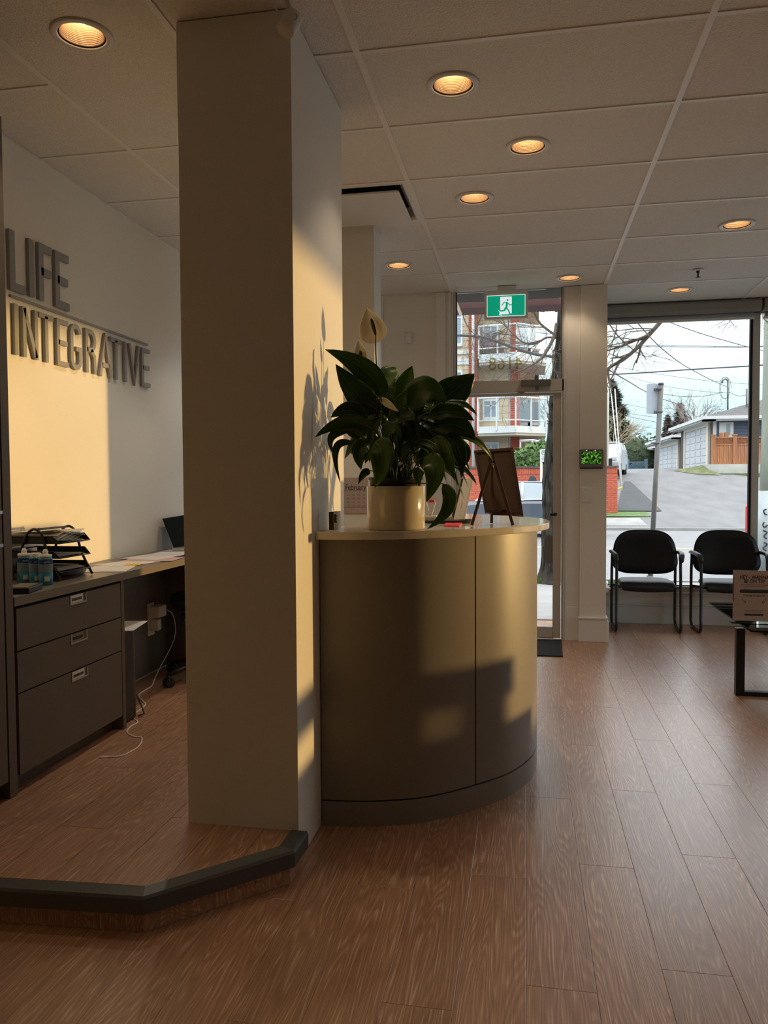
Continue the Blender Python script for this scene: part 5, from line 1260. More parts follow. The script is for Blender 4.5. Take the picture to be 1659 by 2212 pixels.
pr0, pr1 = at(*c7(112, 1612), 27), at(*c7(236, 2035), 27)
brick_run('brick_pier', pr0.x-.9, pr1.x, 27, 27.5, pr1.z-.1, pr0.z, 'red brick pier with dark coping seen beside the street window')
brick_run('brick_wall', -7, at(960+1330/5.925, 1010, 25).x, 25, 25.3, -.1, at(1180, 1009, 25).z, 'low red brick garden wall behind the parked car')
def blob(b, c, r, n, s, sq=(1, 1, 1)):
    c = V(c)
    for _ in range(n):
        d = V((random.gauss(0, 1), random.gauss(0, 1), random.gauss(0, 1))).normalized(); k = r*random.uniform(.72, 1.05); p = c+V((d.x*k*sq[0], d.y*k*sq[1], d.z*k*sq[2]))
        u = V((random.gauss(0, 1), random.gauss(0, 1), random.gauss(0, 1))).normalized(); w = u.cross(d); w = w.normalized() if w.length > .01 else u
        q = s*random.uniform(.6, 1.3); b.add([p-u*q, p+w*q*.6, p+u*q, p-w*q*.6], [(0, 1, 2, 3)])
    # dense core so that no light shines through
    b.grid(lambda u, v: c+V((math.cos(u*6.2832)*math.sin(v*3.1416)*r*.8*sq[0], math.sin(u*6.2832)*math.sin(v*3.1416)*r*.8*sq[1], math.cos(v*3.1416)*r*.8*sq[2])), 14, 8)
    return b
lf = gm('shrub_leaf', (.065, .12, .03), rough=.8, vary=.5, vscale=3)
for k, (px, py, r) in enumerate(((1136, 998, .55), (1158, 994, .62), (1186, 990, .7))):
    q = at(px, py, 28.5); t = thing('shrub', ('round green shrub behind the brick wall, left of the parking sign', 'round green shrub behind the brick wall, behind the parking sign', 'round green shrub behind the brick wall beside the tree trunk')[k], 'shrub', (q.x, 28.5, .4), 'shrubs behind the brick wall')
    o = blob(MB(), q, r, 900, .10).build('foliage', lf, t); o['kind'] = 'stuff'; MB().tube([(q.x, 28.5, .2), (q.x, 28.5, q.z)], .05, 6).build('stem', X['twig'], t)
# ---- apartment block
ap = thing('apartment_building', 'cream and red brick apartment block with white balconies across the street', 'building', (-3, 32, .3))
YA = 32.0
def aX(px, Y=YA): return at(px, 800, Y).x
def aZ(py, Y=YA, px=1100): return at(px, py, Y).z
cL = at(960+330/5.925, 800, YA).x
def sid(x0, x1, y, z0, z1, m='cream', name='wall_section'):
    MB().box(x0, x1, y, y+6, z0, z1).build(name, X[m], ap)
    b = MB(); z = z0+.1
    while z < z1-.1: b.box(x0, x1, y-.02, y-.001, z, z+.27); z += .29
    o = b.build('siding', X[m], ap); o['kind'] = 'stuff'
xb0, xb1 = aX(1015), aX(1033)
sid(-9, xb0, YA-.5, .2, 13.5)
MB().box(xb0, xb1, YA-.55, YA+4, .2, 13.5).build('brick_column', X['brickd'], ap)
b = MB(); z = .3
while z < 13: b.box(xb0-.01, xb1+.01, YA-.565, YA-.551, z, z+.06); z += .09
o = b.build('brick_courses', X['brick'], ap); o['kind'] = 'stuff'
px_ = at(1022, 800, YA-.7).x
MB().tube([(px_, YA-.7, .3), (px_, YA-.7, 13)], .06, 8).build('downpipe', X['wht'], ap)
xr = aX(1098); sid(xb1, xr, YA, .2, 13.5)
xk0, xk1 = aX(1103), aX(1122)
MB().box(xr, xk0, YA+.05, YA+5, .2, 13.5).build('corner_board', X['wht'], ap)
MB().box(xk0, xk1, YA-.0, YA+5, .2, aZ(690)+3.6).build('brick_column', X['brickd'], ap)
b = MB(); z = .3
while z < 10: b.box(xk0-.01, xk1+.01, YA-.02, YA-.001, z, z+.06); z += .09
o = b.build('brick_courses', X['brick'], ap); o['kind'] = 'stuff'
sid(xk1, aX(1166), YA+2.5, .2, aZ(630)+.5)
MB().tube([(aX(1124), YA-.1, .3), (aX(1124), YA-.1, aZ(962))], .045, 8).build('downpipe', X['wht'], ap)
def awin(x0, x1, z0, z1, y, nm='window', mull=1, rows=0):
    w_ = MB(); t_ = .07
    w_.box(x0-t_, x1+t_, y-.07, y-.021, z1, z1+t_*1.6).box(x0-t_, x1+t_, y-.10, y-.021, z0-t_*1.8, z0).box(x0-t_, x0, y-.07, y-.021, z0, z1).box(x1, x1+t_, y-.07, y-.021, z0, z1)
    for k in range(mull): xx = x0+(x1-x0)*(k+1)/(mull+1); w_.box(xx-.03, xx+.03, y-.06, y-.021, z0, z1)
    if rows: w_.box(x0, x1, y-.06, y-.021, z0+(z1-z0)*.72-.025, z0+(z1-z0)*.72+.025)
    o = w_.build(nm, X['wht'], ap); MB().box(x0, x1, y-.04, y-.0205, z0, z1).build('pane', X['wintex'], o)
f0 = [(aZ(898)), aZ(738), aZ(579)]   # balcony deck tops
xw0, xw1 = at(960+510/5.925, 800, YA).x, at(960+680/5.925, 800, YA).x
for k, (zt__, zb__) in enumerate(((866, 900), (706, 742), (960, 995), (560, 590))):
    awin(xw0, xw1, aZ(zb__), aZ(zt__), YA, mull=1, rows=1)
for zt__, zb__ in ((660, 738), (802, 850), (862, 905), (975, 1010)):
    awin(aX(972), aX(998), aZ(zb__, YA-.5), aZ(zt__, YA-.5), YA-.5, mull=0, rows=1)
b = MB()
for py in (762, 778, 785, 925, 935): b.box(-9, xb0, YA-.56, YA-.521, aZ(py)-.07, aZ(py)+.07)
b.build('trim_band', X['wht'], ap)
bays = [(aZ(866), aZ(906)), (aZ(706), aZ(742)), (aZ(546), aZ(582))]
for k, py in enumerate((906, 746, 586)):
    for (a, c) in ((1124, 1142), (1144, 1164)): awin(aX(a, YA+2.5), aX(c, YA+2.5), aZ(py+8, YA+2.5), aZ(py-35, YA+2.5), YA+2.5, mull=0, rows=0, nm='balcony_door')
# balconies: white slab fascia, three-sided rail
def balcony(ptop, pdeck, pbot, x0p, xmp, x1p, lab):
    Yb = 31.0; A = at(x0p, ptop, Yb); Bm = at(xmp, ptop, Yb-.35); C = at(x1p, ptop, Yb+.7)
    zt2, zd, zb2 = A.z, at(x0p, pdeck, Yb).z, at(x0p, pbot, Yb).z
    P2 = [(A.x, YA), (A.x, Yb), (Bm.x, Yb-.35), (C.x, Yb+.7), (C.x, YA+2.5)]
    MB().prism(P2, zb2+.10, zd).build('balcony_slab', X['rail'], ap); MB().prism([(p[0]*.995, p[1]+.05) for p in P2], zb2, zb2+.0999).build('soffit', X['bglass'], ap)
    r_ = MB(); 
    r_.tube([(*p, zt2) for p in P2], .045, 6); r_.tube([(*p, zd+.22) for p in P2], .025, 6)
    for i in range(len(P2)-1):
        L = math.hypot(P2[i+1][0]-P2[i][0], P2[i+1][1]-P2[i][1]); n = 2 if L > .9 else 1
        for k in range(n+1):
            t_ = k/n; x, y = P2[i][0]+(P2[i+1][0]-P2[i][0])*t_, P2[i][1]+(P2[i+1][1]-P2[i][1])*t_; r_.box(x-.03, x+.03, y-.03, y+.03, zd-.18, zt2)
    r_.build('balcony_rail', X['rail'], ap)
    g = MB()
    for i in range(1, 3):
        (ax_, ay_), (bx_, by_) = P2[i], P2[i+1]; g.add([(ax_, ay_, zd+.22), (bx_, by_, zd+.22), (bx_, by_, zt2-.05), (ax_, ay_, zt2-.05)], [(0, 1, 2, 3)])
    g.build('balcony_glass', M['glass'], ap)
balcony(861, 922, 942, 1032, 1114, 1180, '')
balcony(706, 766, 789, 1034, 1116, 1180, '')
balcony(556, 610, 640, 1034, 1116, 1180, '')
balcony(952, 966, 974, 1124, 1150, 1163, '')
# flower boxes and chairs on the upper balcony
bp_ = thing('balcony_planter', 'planter box with purple-brown plants on the upper balcony', 'planter', (-1.4, 31.4, 6.4))
q = at(1050, 764, 31.4); MB().box(q.x-.3, q.x+.7, 31.3, 31.55, q.z, q.z+.22).build('box', X['tau'], bp_); o = blob(MB(), (q.x+.2, 31.42, q.z+.45), .33, 500, .05, (1.5, .6, .9)).build('foliage', gm('mauve_foliage', (.20, .14, .17), rough=.9, vary=.4, vscale=5), bp_); o['kind'] = 'stuff'
# ---- cars
def car(name, lab, x, y, z, rz, paint, prof, gprof, wdt, wheels, extra=None):
    t = thing(name, lab, 'car', (0, 0, 0), local=True)
    b = MB(); b.prism(prof, -wdt/2, wdt/2, 'y'); b.build('body', X[paint], t, bevel=.09)
    b = MB(); n = len(gprof)
    def tap(p): k = (p[1]-gprof[0][1])/(max(q[1] for q in gprof)-gprof[0][1]); return wdt/2*(.97-.17*k)
    vs = [(p[0], -tap(p), p[1]) for p in gprof]+[(p[0], tap(p), p[1]) for p in gprof]
    b.add(vs, [tuple(range(n)), tuple(range(2*n-1, n-1, -1))]+[(i, n+i, n+(i+1) % n, (i+1) % n) for i in range(n)]); b.build('greenhouse', X['carg'], t, bevel=.03)
    zt_ = max(q[1] for q in gprof); tops = [p for p in gprof if p[1] > zt_-.12]; xa, xb__ = min(p[0] for p in tops), max(p[0] for p in tops)
    b = MB(); b.box(xa+.02, xb__-.02, -wdt*.40, wdt*.40, zt_-.03, zt_+.03); b.build('roof', X[paint], t, bevel=.03)
    b = MB()
    for s in (-1, 1):
        for i in range(n):
            if gprof[i][1] < zt_-.02 or gprof[(i+1) % n][1] < zt_-.02:
                p, q = gprof[i], gprof[(i+1) % n]
                if abs(p[1]-q[1]) > .1: b.tube([(p[0], s*tap(p), p[1]), (q[0], s*tap(q), q[1])], .035, 6)
        mx = (gprof[0][0]+gprof[-1][0])/2 if False else sum(p[0] for p in gprof)/n
        b.tube([(mx, s*wdt/2*.97, gprof[0][1]), (mx, s*wdt/2*.8, zt_)], .035, 6); b.tube([(gprof[0][0], s*wdt/2*.985, gprof[0][1]+.01), (gprof[-1][0], s*wdt/2*.985, gprof[-1][1]+.01)], .02, 6)
    b.build('window_trim', X['wht'], t)
    for wx in wheels:
        for s in (-1, 1):
            b = MB(); b.tube([(wx, s*(wdt/2-.2), .32), (wx, s*(wdt/2+.005), .32)], .32, 20); o = b.build('wheel', X['rub'], t); MB().tube([(wx, s*(wdt/2+.004), .32), (wx, s*(wdt/2+.02), .32)], .19, 14).build('hubcap', X['galv'], o)
    if extra: extra(t)
    t.location = (x, y, z); t.rotation_euler = (0, 0, rz); return t
sed = [(-2.6, .25), (1.75, .28), (1.8, .6), (1.75, .92), (1.2, .98), (-1.1, .97), (-2.2, .86), (-2.6, .68)]
sg2 = [(-1.3, .95), (-.6, 1.36), (-.2, 1.43), (.45, 1.41), (1.15, 1.0)]
def fin(t):
    MB().prism([(.02, 1.43), (.28, 1.43), (.26, 1.54), (.21, 1.60), (.10, 1.60)], -.05, .05, 'y').build('roof_pod', X['wire'], t)
    b = MB()
    for s in (-1, 1): b.prism([(-.95, .98), (-.75, .98), (-.73, 1.10), (-.93, 1.12)], s*.95-.06, s*.95+.06, 'y')
    b.build('mirror', X['carb'], t)
car('parked_car', 'dark blue sedan parked across the street, seen through the door', 0.0, 21.2, -.17, 0, 'carb', sed, sg2, 1.8, (-1.75, 1.1), fin)
suv = [(-2.2, .3), (2.2, .3), (2.25, 1.0), (2.2, 1.1), (-1.1, 1.12), (-2.05, 1.0), (-2.25, .7)]
sg3 = [(-1.2, 1.1), (-.5, 1.66), (.2, 1.72), (2.0, 1.66), (2.2, 1.1)]
q = at(1322, 1008, 40)
def grille(t):
    MB().box(-2.27, -2.2, -.6, .6, .5, .85).build('grille', X['rub'], t)
    for s in (-1, 1): MB().box(-2.26, -2.12, s*.68-.14, s*.68+.14, .78, .92).build('headlight', X['wht'], t)
    for s in (-1, 1): MB().box(-.9, -.7, s*1.04-.12, s*1.04+.12, 1.12, 1.3).build('mirror', X['carw'], t)
car('hill_car', 'silver car facing downhill beyond the brick pier', q.x-.15, 42, gz(4, 42)+.01, math.radians(78), 'carw', suv, sg3, 1.9, (-1.4, 1.4), grille)
# ---- houses and garages up the alley
def house(name, lab, X0, X1, Y0, Y1, zb, ze, zr, m_side, m_front, door=None, ov=.55, ridge=None, cat='house', win=False):
    t = thing(name, lab, cat, (X0, Y0, zb))
    MB().box(X0, X1, Y0, Y1, zb-1.2, ze).build('walls', X[m_side], t)
    if m_front != m_side:
        b = MB(); z = zb
        while z < ze-.05: b.box(X0+.14, X1-.1, Y0-.03, Y0-.002, z, min(z+.17, ze)); z += .18
        o = b.build('siding', X[m_front], t); o['kind'] = 'stuff'
        MB().box(X0-.02, X0+.15, Y0-.05, Y0-.0, zb-.3, ze).build('corner_board', X['wht'], t)
    a, b_, c, d = (X0-ov, Y0-ov), (X1+ov, Y0-ov), (X1+ov, Y1+ov), (X0-ov, Y1+ov); w = min(X1-X0, Y1-Y0)/2+ov
    if (X1-X0) > (Y1-Y0): r0, r1 = (X0-ov+w, (Y0+Y1)/2), (X1+ov-w, (Y0+Y1)/2)
    else: r0, r1 = ((X0+X1)/2, Y0-ov+w), ((X0+X1)/2, Y1+ov-w)
    rb_ = MB(); vs = [(*a, ze+.02), (*b_, ze+.02), (*c, ze+.02), (*d, ze+.02), (*r0, zr), (*r1, zr)]
    if (X1-X0) > (Y1-Y0): rb_.add(vs, [(0, 1, 5, 4), (1, 2, 5), (2, 3, 4, 5), (3, 0, 4), (3, 2, 1, 0)])
    else: rb_.add(vs, [(0, 1, 4), (1, 2, 5, 4), (2, 3, 5), (3, 0, 4, 5), (3, 2, 1, 0)])
    rb_.build('roof', X['roof'], t)
    # shingle courses as raised lips
    sh = MB()
    def lerp(p, q, f): return tuple(p[k]+(q[k]-p[k])*f for k in range(3))
    A3, B3, C3, D3 = vs[0], vs[1], vs[2], vs[3]
    for k in range(1, 22):
        f = k/22
        if (X1-X0) > (Y1-Y0): p, q, s, u = lerp(A3, vs[4], f), lerp(B3, vs[5], f), lerp(D3, vs[4], f), lerp(A3, vs[4], f)
        else: p, q, s, u = lerp(A3, vs[4], f), lerp(B3, vs[4], f), lerp(D3, vs[5], f), lerp(A3, vs[4], f)
        sh.tube([p, q], .022, 4); sh.tube([s, u], .022, 4)
    o = sh.build('shingle_courses', X['roof'], t); o['kind'] = 'stuff'
    g = MB(); g.box(a[0]-.08, b_[0]+.08, a[1]-.10, a[1]+.02, ze-.12, ze+.06); g.box(a[0]-.10, a[0]+.02, a[1], d[1], ze-.12, ze+.06); g.build('gutter', X['wht'], t)
    sf = MB(); sf.box(a[0], b_[0], a[1], Y0, ze-.20, ze-.13); sf.box(a[0], X0, a[1], d[1], ze-.20, ze-.13); sf.build('fascia', X['wht'], t)
    if door:
        y0, y1, zt2 = door; n = 6
        fr = MB(); fr.box(X0-.12, X0-.0, y0-.45, y0, zb-.2, zt2+.3).box(X0-.12, X0, y1, y1+.35, zb-.2, zt2+.3).box(X0-.12, X0, y0, y1, zt2, zt2+.3); fr.build('door_frame', gm('cream_door_frame', (.58, .55, .47), rough=.7) if 'cream_door_frame' not in bpy.data.materials else bpy.data.materials['cream_door_frame'], t)
        dd = MB().box(X0-.05, X0-.01, y0, y1, zb-.2, zt2).build('garage_door', X['whg'], t); h = (zt2-zb+.1)/n
        for k in range(n):
            for j in range(4):
                yy = y0+(y1-y0)*j/4; MB().box(X0-.075, X0-.051, yy+.12, yy+(y1-y0)/4-.12, zb-.1+k*h+.05, zb-.1+(k+1)*h-.05).build('door_panel', X['whg'], dd)
    return t
zc_ = gz(9, 47)
gA = at(1541, 925, 45.0)
hA = house('blue_house', 'dark blue-grey house with hip roof and white garage door on the hill', gA.x, gA.x+14, 45, 54, zc_-.05, at(1541, 905, 44.5).z+.1, at(1640, 858, 49).z+.1, 'tau', 'blue', (46.2, 52.2, at(1520, 926, 48).z), ov=.6)
for px0, px1 in ((1568, 1582),):
    x0, x1 = at(px0, 900, 45).x, at(px1, 900, 45).x; b = MB(); b.box(x0-.35, x1+.05, 44.92, 44.965, at(1570, 944, 45).z, at(1570, 912, 45).z); o = b.build('window', X['wht'], hA); MB().box(x0+.02, x1-.12, 44.90, 44.925, at(1570, 940, 45).z, at(1570, 916, 45).z).build('pane', X['wintex'], o)
b = MB(); 
for px, zt3, hh in ((1572, 822, 3.0), (1613, 840, 1.4)):
    q = at(px, 895, 46.5); e = at(px, zt3, 46.5); b.tube([q-V((0, 0, .4)), e], .05, 8)
    if px == 1572: b.tube([e, e+V((-.12, 0, .1)), e+V((-.28, 0, .0)), e+V((-.3, 0, -.15))], .05, 6)
    b.build('service_mast', X['galv'], hA); b = MB()
q = at(1566, 838, 46.4)
MB().tube([q+V((.35*math.cos(t*.6)*(1-.02*t), .0, .9*math.sin(t*.6)*.7)) for t in range(22)], .012, 4).build('wire_loop', X['wire'], hA)
gB = at(1473, 960, 57.0)
house('brown_garage', 'dark brown garage with white roller door, middle of the three garages', gB.x, gB.x+7, 57, 68, zc_-.05, at(1473, 945, 57).z+.1, at(1490, 918, 62).z+.2, 'tau', 'tau', (58.3, 66, at(1455, 962, 60).z), cat='garage', ov=.7)
gC = at(1428, 985, 72)
house('far_garage', 'pale far garage with blue fascia at the end of the alley', gC.x, gC.x+6, 72, 82, zc_-.05, at(1425, 968, 72).z+.1, at(1430, 948, 76).z+.2, 'whg', 'whg', (73, 80, at(1425, 975, 74).z-.1), cat='garage', ov=.7)
# cedar fence on its concrete retaining wall
Yr = 43.0
r0, r1, r2 = at(1534, 1003, Yr), at(1540, 1033, Yr), at(1659, 1000, Yr)
rw = thing('retaining_wall', 'stained pale concrete retaining wall under the cedar fence', 'wall', (r0.x, Yr, 1.0))
for k in range(6):
    xa = r0.x+k*2.6
    MB().prism([(xa+(0 if k else -.0), .3), (xa+2.58, .1), (xa+2.58, r0.z), (xa, r0.z)], Yr, Yr+1.8, 'y').build('wall_panel', gm('stained_concrete', (0.408, 0.408, 0.372), rough=.9, vary=.35, vscale=.9) if 'stained_concrete' not in bpy.data.materials else bpy.data.materials['stained_concrete'], rw)
b = MB(); q = at(*c7(860, 1690), Yr+1); 
b.add([(r0.x-1.5, Yr+2, gz(9, Yr+2)+.02), (r0.x, Yr+1.8, r0.z), (r0.x, Yr, r0.z-.3), (r0.x+.3, Yr-1.2, gz(9, Yr-1.2)+.05), (r0.x-.7, Yr-.4, gz(9, Yr-.4)+.02)], [(0, 1, 2, 4), (4, 2, 3)]); struct(b, 'moss_bank', X['moss'])
struct(MB().box(r0.x, r0.x+9, Yr-.5, Yr, .8, gz(11, Yr-.3)+.04), 'moss_strip', X['moss'])
fe = thing('cedar_fence', 'reddish cedar fence with lattice top on the retaining wall', 'fence', (r0.x, 43.3, r0.z))
zf0, zl, zf1 = r0.z+.02, at(1560, 962, 43.3).z, at(1560, 946, 43.3).z
posts = [1541, 1587, 1630, 1676, 1720]
for i, px in enumerate(posts):
    x = at(px, 950, 43.3).x; b = MB(); b.box(x-.09, x+.09, 43.2, 43.38, zf0, zf1+.12); b.box(x-.12, x+.12, 43.17, 43.41, zf1+.12, zf1+.18); b.build('post', X['cedar'], fe)
    if i < len(posts)-1:
        x2 = at(posts[i+1], 950, 43.3).x
        b = MB(); n = 8
        for k in range(n):
            a = x+.09+(x2-x-.18)*k/n; b.box(a+.006, a+(x2-x-.18)/n-.006, 43.27+.01*(k % 2), 43.30+.01*(k % 2), zf0+.05, zl)
        o = b.build('boards', X['cedar'], fe); o['kind'] = 'stuff'
        b = MB(); b.box(x+.09, x2-.09, 43.25, 43.34, zl, zl+.07).box(x+.09, x2-.09, 43.25, 43.34, zf1-.02, zf1+.05).box(x+.09, x2-.09, 43.25, 43.34, zf0, zf0+.06); b.build('rail', X['cedar'], fe)
        b = MB(); w_ = x2-x-.18; h_ = zf1-zl-.09; n = 12
        for s in (0, 1):
            for k in range(-3, n):
                xa = x+.09+w_*k/n; xb_ = xa+h_
                za_, zb_ = (zl+.07, zl+.07+h_) if s else (zl+.07+h_, zl+.07)
                xa_, xb2 = max(xa, x+.09), min(xb_, x2-.09)
                if xb2 <= xa_: continue
                f0_, f1_ = (xa_-xa)/h_, (xb2-xa)/h_
                b.tube([(xa_, 43.29+.01*s, za_+(zb_-za_)*f0_), (xb2, 43.29+.01*s, za_+(zb_-za_)*f1_)], .018, 4)
        o = b.build('lattice', X['cedar'], fe); o['kind'] = 'stuff'
# stair rail of cedar posts in front of the blue house
b_ = thing('porch_rail', 'short cedar stair posts above the fence before the blue house', 'railing', (at(1560, 940, 44.5).x, 44.4, zf1))
for px, py in ((1545, 944), (1558, 935), (1569, 934)):
    q = at(px, py, 44.4); MB().box(q.x-.09, q.x+.09, 44.3, 44.48, zf1-2.0, q.z).build('post', X['cedar'], b_)
q, p = at(1544, 943, 44.4), at(1570, 942, 44.4); MB().box(q.x, p.x, 44.36, 44.42, q.z-.18, q.z-.02).build('rail', X['cedar'], b_)
# ---- hedge, blue gate, trees beyond
hd = thing('round_hedge', 'large rounded clipped green hedge at the end of the alley', 'hedge', (9, 78, zc_))
q = at(1376, 985, 76); b = MB()
for dx, dz, r in ((0, 0, 2.9), (-2.2, -.8, 2.3), (2.0, -.5, 2.5), (3.2, -.9, 1.9), (-3.2, -1.4, 1.8)): blob(b, (q.x+dx, 76, q.z+dz-.5), r, 1500, .16, (1, .8, .92))
o = b.build('foliage', X['hedge'], hd); o['kind'] = 'stuff'; MB().tube([(q.x, 76, zc_-.2), (q.x, 76, q.z)], .25, 8).build('stem', X['twig'], hd)
bg_ = thing('blue_gate', 'low blue-grey painted gate with diagonal slats below the hedge', 'gate', (8, 68, zc_))
x0, x1 = at(1356, 1000, 68).x, at(1396, 1000, 68).x; zt_, zb_ = at(1370, 998, 68).z, zc_-.05
MB().box(x0, x1, 68, 68.05, zb_, zb_+(zt_-zb_)*.45).build('lower_panel', X['bluef'], bg_)
for x in (x0, x1): MB().box(x-.12, x+.12, 67.95, 68.15, zb_, zt_+.25).build('post', X['bluef'], bg_)
b = MB(); b.box(x0, x1, 68, 68.05, zt_-.06, zt_+.04)
for k in range(11): xa = x0+(x1-x0)*k/11; b.tube([(xa, 68.02, zb_+(zt_-zb_)*.45), (min(xa+.55, x1), 68.02, zt_)], .03, 4)
o = b.build('slats', X['bluef'], bg_); o['kind'] = 'stuff'
def conifer(name, lab, px, pbase, ptop, Y, wpx, m='conif', n=5000, s=.22, flat=.0):
    q0, q1 = at(px, pbase, Y), at(px, ptop, Y); R = wpx/2*Y/F; t = thing(name, lab, 'tree', (q0.x, Y, q0.z)); h = q1.z-q0.z; b = MB()
    for _ in range(n):
        f = random.random()**1.3; a = random.uniform(0, 6.28); r = R*(1-f)**.8*random.uniform(.55, 1.08)*(1+.25*math.sin(f*30+math.cos(a)*2)); p = V((q0.x+r*math.cos(a), Y+r*math.sin(a), q0.z+h*f-.15*r))
        d = V((math.cos(a), math.sin(a), random.uniform(-.6, .5))); w = V((-math.sin(a), math.cos(a), 0)); k = s*random.uniform(.6, 1.6)
        b.add([p-w*k*.35, p+d*k, p+w*k*.35, p-d*k*.5], [(0, 1, 2, 3)])
    b.lathe([(R*.62*(1-f)**.8, h*f) for f in (0, .25, .5, .75, 1)], q0, 12); o = b.build('foliage', X[m], t); o['kind'] = 'stuff'; MB().tube([q0-V((0, 0, 6)), q0+V((0, 0, h*.6))], [.3, .1], 8).build('trunk', X['bark'], t); return t
conifer('conifer', 'tall dark conifer at the left edge of the street window', 1318, 985, 822, 80, 112, n=11000, s=.42)
conifer('conifer', 'pointed brown-green conifer above the brown garage roof', 1469, 955, 872, 110, 56, 'farbr', n=3500, s=.35)
conifer('conifer', 'smaller conifer left of the pointed one above the garages', 1442, 955, 896, 112, 30, 'farbr', n=2000, s=.35)
def bare_tree(name, lab, px, pb, pt__, Y, m, n, L, r, spread=.6):
    q0, q1 = at(px, pb, Y), at(px, pt__, Y); t = thing(name, lab, 'tree', q0); h = q1.z-q0.z
    MB().tube([q0-V((0, 0, 2)), q0+V((0, 0, h*.45))], [r*2.5, r*1.5], 7).build('trunk', X[m], t); b = MB()
    for k in range(n):
        a = 6.28*k/n; twigs(b, q0+V((0, 0, h*random.uniform(.05, .45))), V((math.cos(a)*1.0, math.sin(a)*.6, .75)).normalized(), L*random.uniform(.7, 1), r, 3, spread)
    o = b.build('branches', X[m], t); o['kind'] = 'stuff'
bare_tree('bare_tree', 'grey leafless tree behind the garages, left of the roof mast', 1500, 945, 868, 105, 'farbr', 16, 4.2, .07)
bare_tree('bare_tree', 'pale tan leafless shrub tree before the dark conifer', 1322, 1000, 905, 58, 'pale', 14, 2.6, .04)
# rough trees behind the door view, right of the apartment block
bare_tree('bare_tree', 'tangled bare tree right of the apartment balconies', 1188, 960, 800, 36, 'farbr', 14, 2.2, .03)
# ---- utility pole, pale far pole, guy wires and cables
up = thing('utility_pole', 'grey-green timber utility pole with painted base guard at the right frame edge', 'utility pole', (at(1650, 1200, 12.6).x, 12.6, -.1))
Yp = 13.0; q0, q1 = at(1657, 1236, Yp), at(1672, 640, Yp); q0.z = -.17
MB().tube([q0, q0.lerp(q1, .5), q1+V((0, 0, 3))], [.155, .13, .11], 16).build('pole', gm('weathered_pole', (.20, .22, .18), rough=.95, vary=.3, vscale=5, stretch=(1, 1, .2)), up)
g1_ = at(1657, 1060, Yp); MB().tube([q0+V((.01, 0, 0)), V((g1_.x, Yp, g1_.z))], [.185, .17], 16, ).build('base_guard', gm('pale_guard', (0.300, 0.336, 0.336), rough=.6, vary=.15, vscale=4), up)
b = MB(); xg = q0.x
def rib3(pts, w=.012):
    P = [at(px, py, Yp-.19) for px, py in pts]; b.tube(sm3(P, 4), w, 5)
rib3([(1656, 1100), (1650, 1103), (1652, 1110), (1657, 1112)]); rib3([(1651, 1128), (1648, 1134), (1652, 1139), (1658, 1134)]); rib3([(1648, 1146), (1657, 1150), (1650, 1158), (1656, 1164)]); rib3([(1650, 1172), (1657, 1176), (1648, 1184), (1655, 1190)])
b.build('spray_writing', M['ink'], up)
rc = thing('red_box', 'red street box half hidden behind the window mullion', 'box', (at(1632, 1160, 16).x, 16, -.17))
r0_, r1_ = at(1622, 1094, 16), at(1637, 1160, 16); MB().box(r0_.x, r1_.x, 16, 16.4, -.05, r0_.z).build('body', gm('street_red', (.60, .02, .03), rough=.45), rc, bevel=.02); MB().box(r0_.x+.01, r1_.x-.01, 16.02, 16.38, -.169, -.05).build('foot', X['wire'], rc)
fp = thing('far_pole', 'pale far utility pole beside the white pier edge', 'utility pole', (at(1312, 960, 30).x, 30, .4))
q0, q1 = at(1306, 1000, 31), at(1313, 560, 31); MB().tube([q0-V((0, 0, 1)), q1], [.14, .11], 10).build('pole', gm('pale_pole', (.50, .54, .52), rough=.9), fp)
for k, (p, q) in enumerate((((1316, 812), (1342, 1050)), ((1328, 840), (1344, 1060)))):
    b = MB(); b.tube([at(*p, 30), at(*q, 28.2)], .022, 5); b.build('guy_wire', X['wht'], fp)
q = at(1343, 1054, 28.2); MB().tube([q+V((-.3, 0, -.12)), q+V((.02, 0, .03))], .03, 6).build('anchor_bar', gm('yellow_anchor', (.55, .45, .05), rough=.6), fp)
def cable(pts, Ys_, r, lab):
    P = [at(px, py, Ys_[0]+(Ys_[1]-Ys_[0])*k/(len(pts)-1)) for k, (px, py) in enumerate(pts)]
    o = MB().tube(sm3(P, 6), r, 5).build('overhead_cable', X['wire']); tag(o, lab, 'cable', 'overhead cables beyond the window'); return o
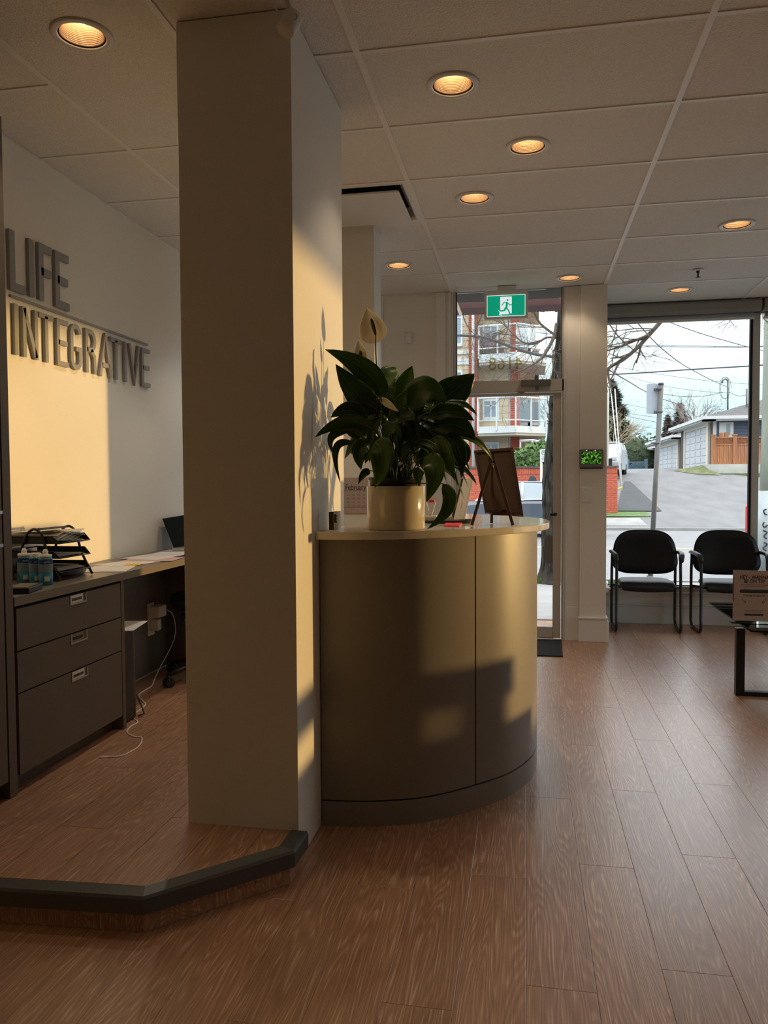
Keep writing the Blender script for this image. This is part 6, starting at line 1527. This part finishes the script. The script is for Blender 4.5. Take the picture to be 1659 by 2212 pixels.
W_ = [([(135, 742), (500, 722), (935, 692), (1480, 660), (1659, 645), (1900, 625)], (24, 24), .020, 'thick overhead cable rising gently across the middle of the window'),
 ([(150, 472), (700, 468), (1300, 476), (1659, 478), (1900, 480)], (26, 26), .010, 'thin level overhead cable across the upper window'),
 ([(150, 482), (700, 477), (1300, 484), (1659, 468)], (26.3, 26.3), .010, 'second level overhead cable just below the upper one'),
 ([(650, 190), (730, 245), (1050, 360), (1480, 482), (1659, 525), (1850, 570)], (20, 26), .012, 'overhead cable falling steeply to the right past the mullion'),
 ([(430, 255), (530, 370), (640, 480), (800, 610), (940, 695), (1130, 795), (1275, 858)], (20, 46), .018, 'curving service cable dropping to the roof mast'),
 ([(160, 700), (350, 812), (510, 905), (700, 985), (880, 1035)], (24, 60), .022, 'cable sagging behind the sign post towards the garages'),
 ([(670, 925), (860, 948), (1060, 942), (1230, 908)], (50, 46.5), .016, 'slack cable joining the sign post skyline to the mast'),
 ([(1285, 905), (1380, 942), (1465, 930)], (46.5, 46.5), .014, 'short looped cable between the two roof pipes'),
 ([(180, 660), (620, 735), (1100, 800), (1659, 842)], (60, 60), .014, 'faint far cable falling slowly to the right'),
 ([(330, 760), (690, 850), (1000, 895), (1280, 915)], (60, 47), .012, 'faint far cable meeting the mast loop'),
 ([(280, 1015), (600, 1075)], (70, 70), .014, 'faint short cable high over the hedge'),
 ([(320, 1105), (600, 1145)], (68, 68), .016, 'dark short cable over the hedge, upper of the pair'),
 ([(350, 1140), (600, 1190)], (67, 67), .020, 'dark short cable over the hedge, lower of the pair'),
 ([(360, 1220), (600, 1250)], (75, 75), .012, 'faint lowest cable over the hedge')]
for pts, yy, r, lab in W_: cable([c7(*p) for p in pts], yy, r, lab)
for dy, lab in ((0, 'upper of two street cables crossing the transom view'), (14, 'lower of two street cables crossing the transom view')):
    cable([c1(110, 615+dy*.5), c1(440, 628+dy), c1(700, 700+dy), c1(900, 775+dy), c1(1150, 850+dy), c1(1420, 888+dy)], (16, 14), .018, lab)
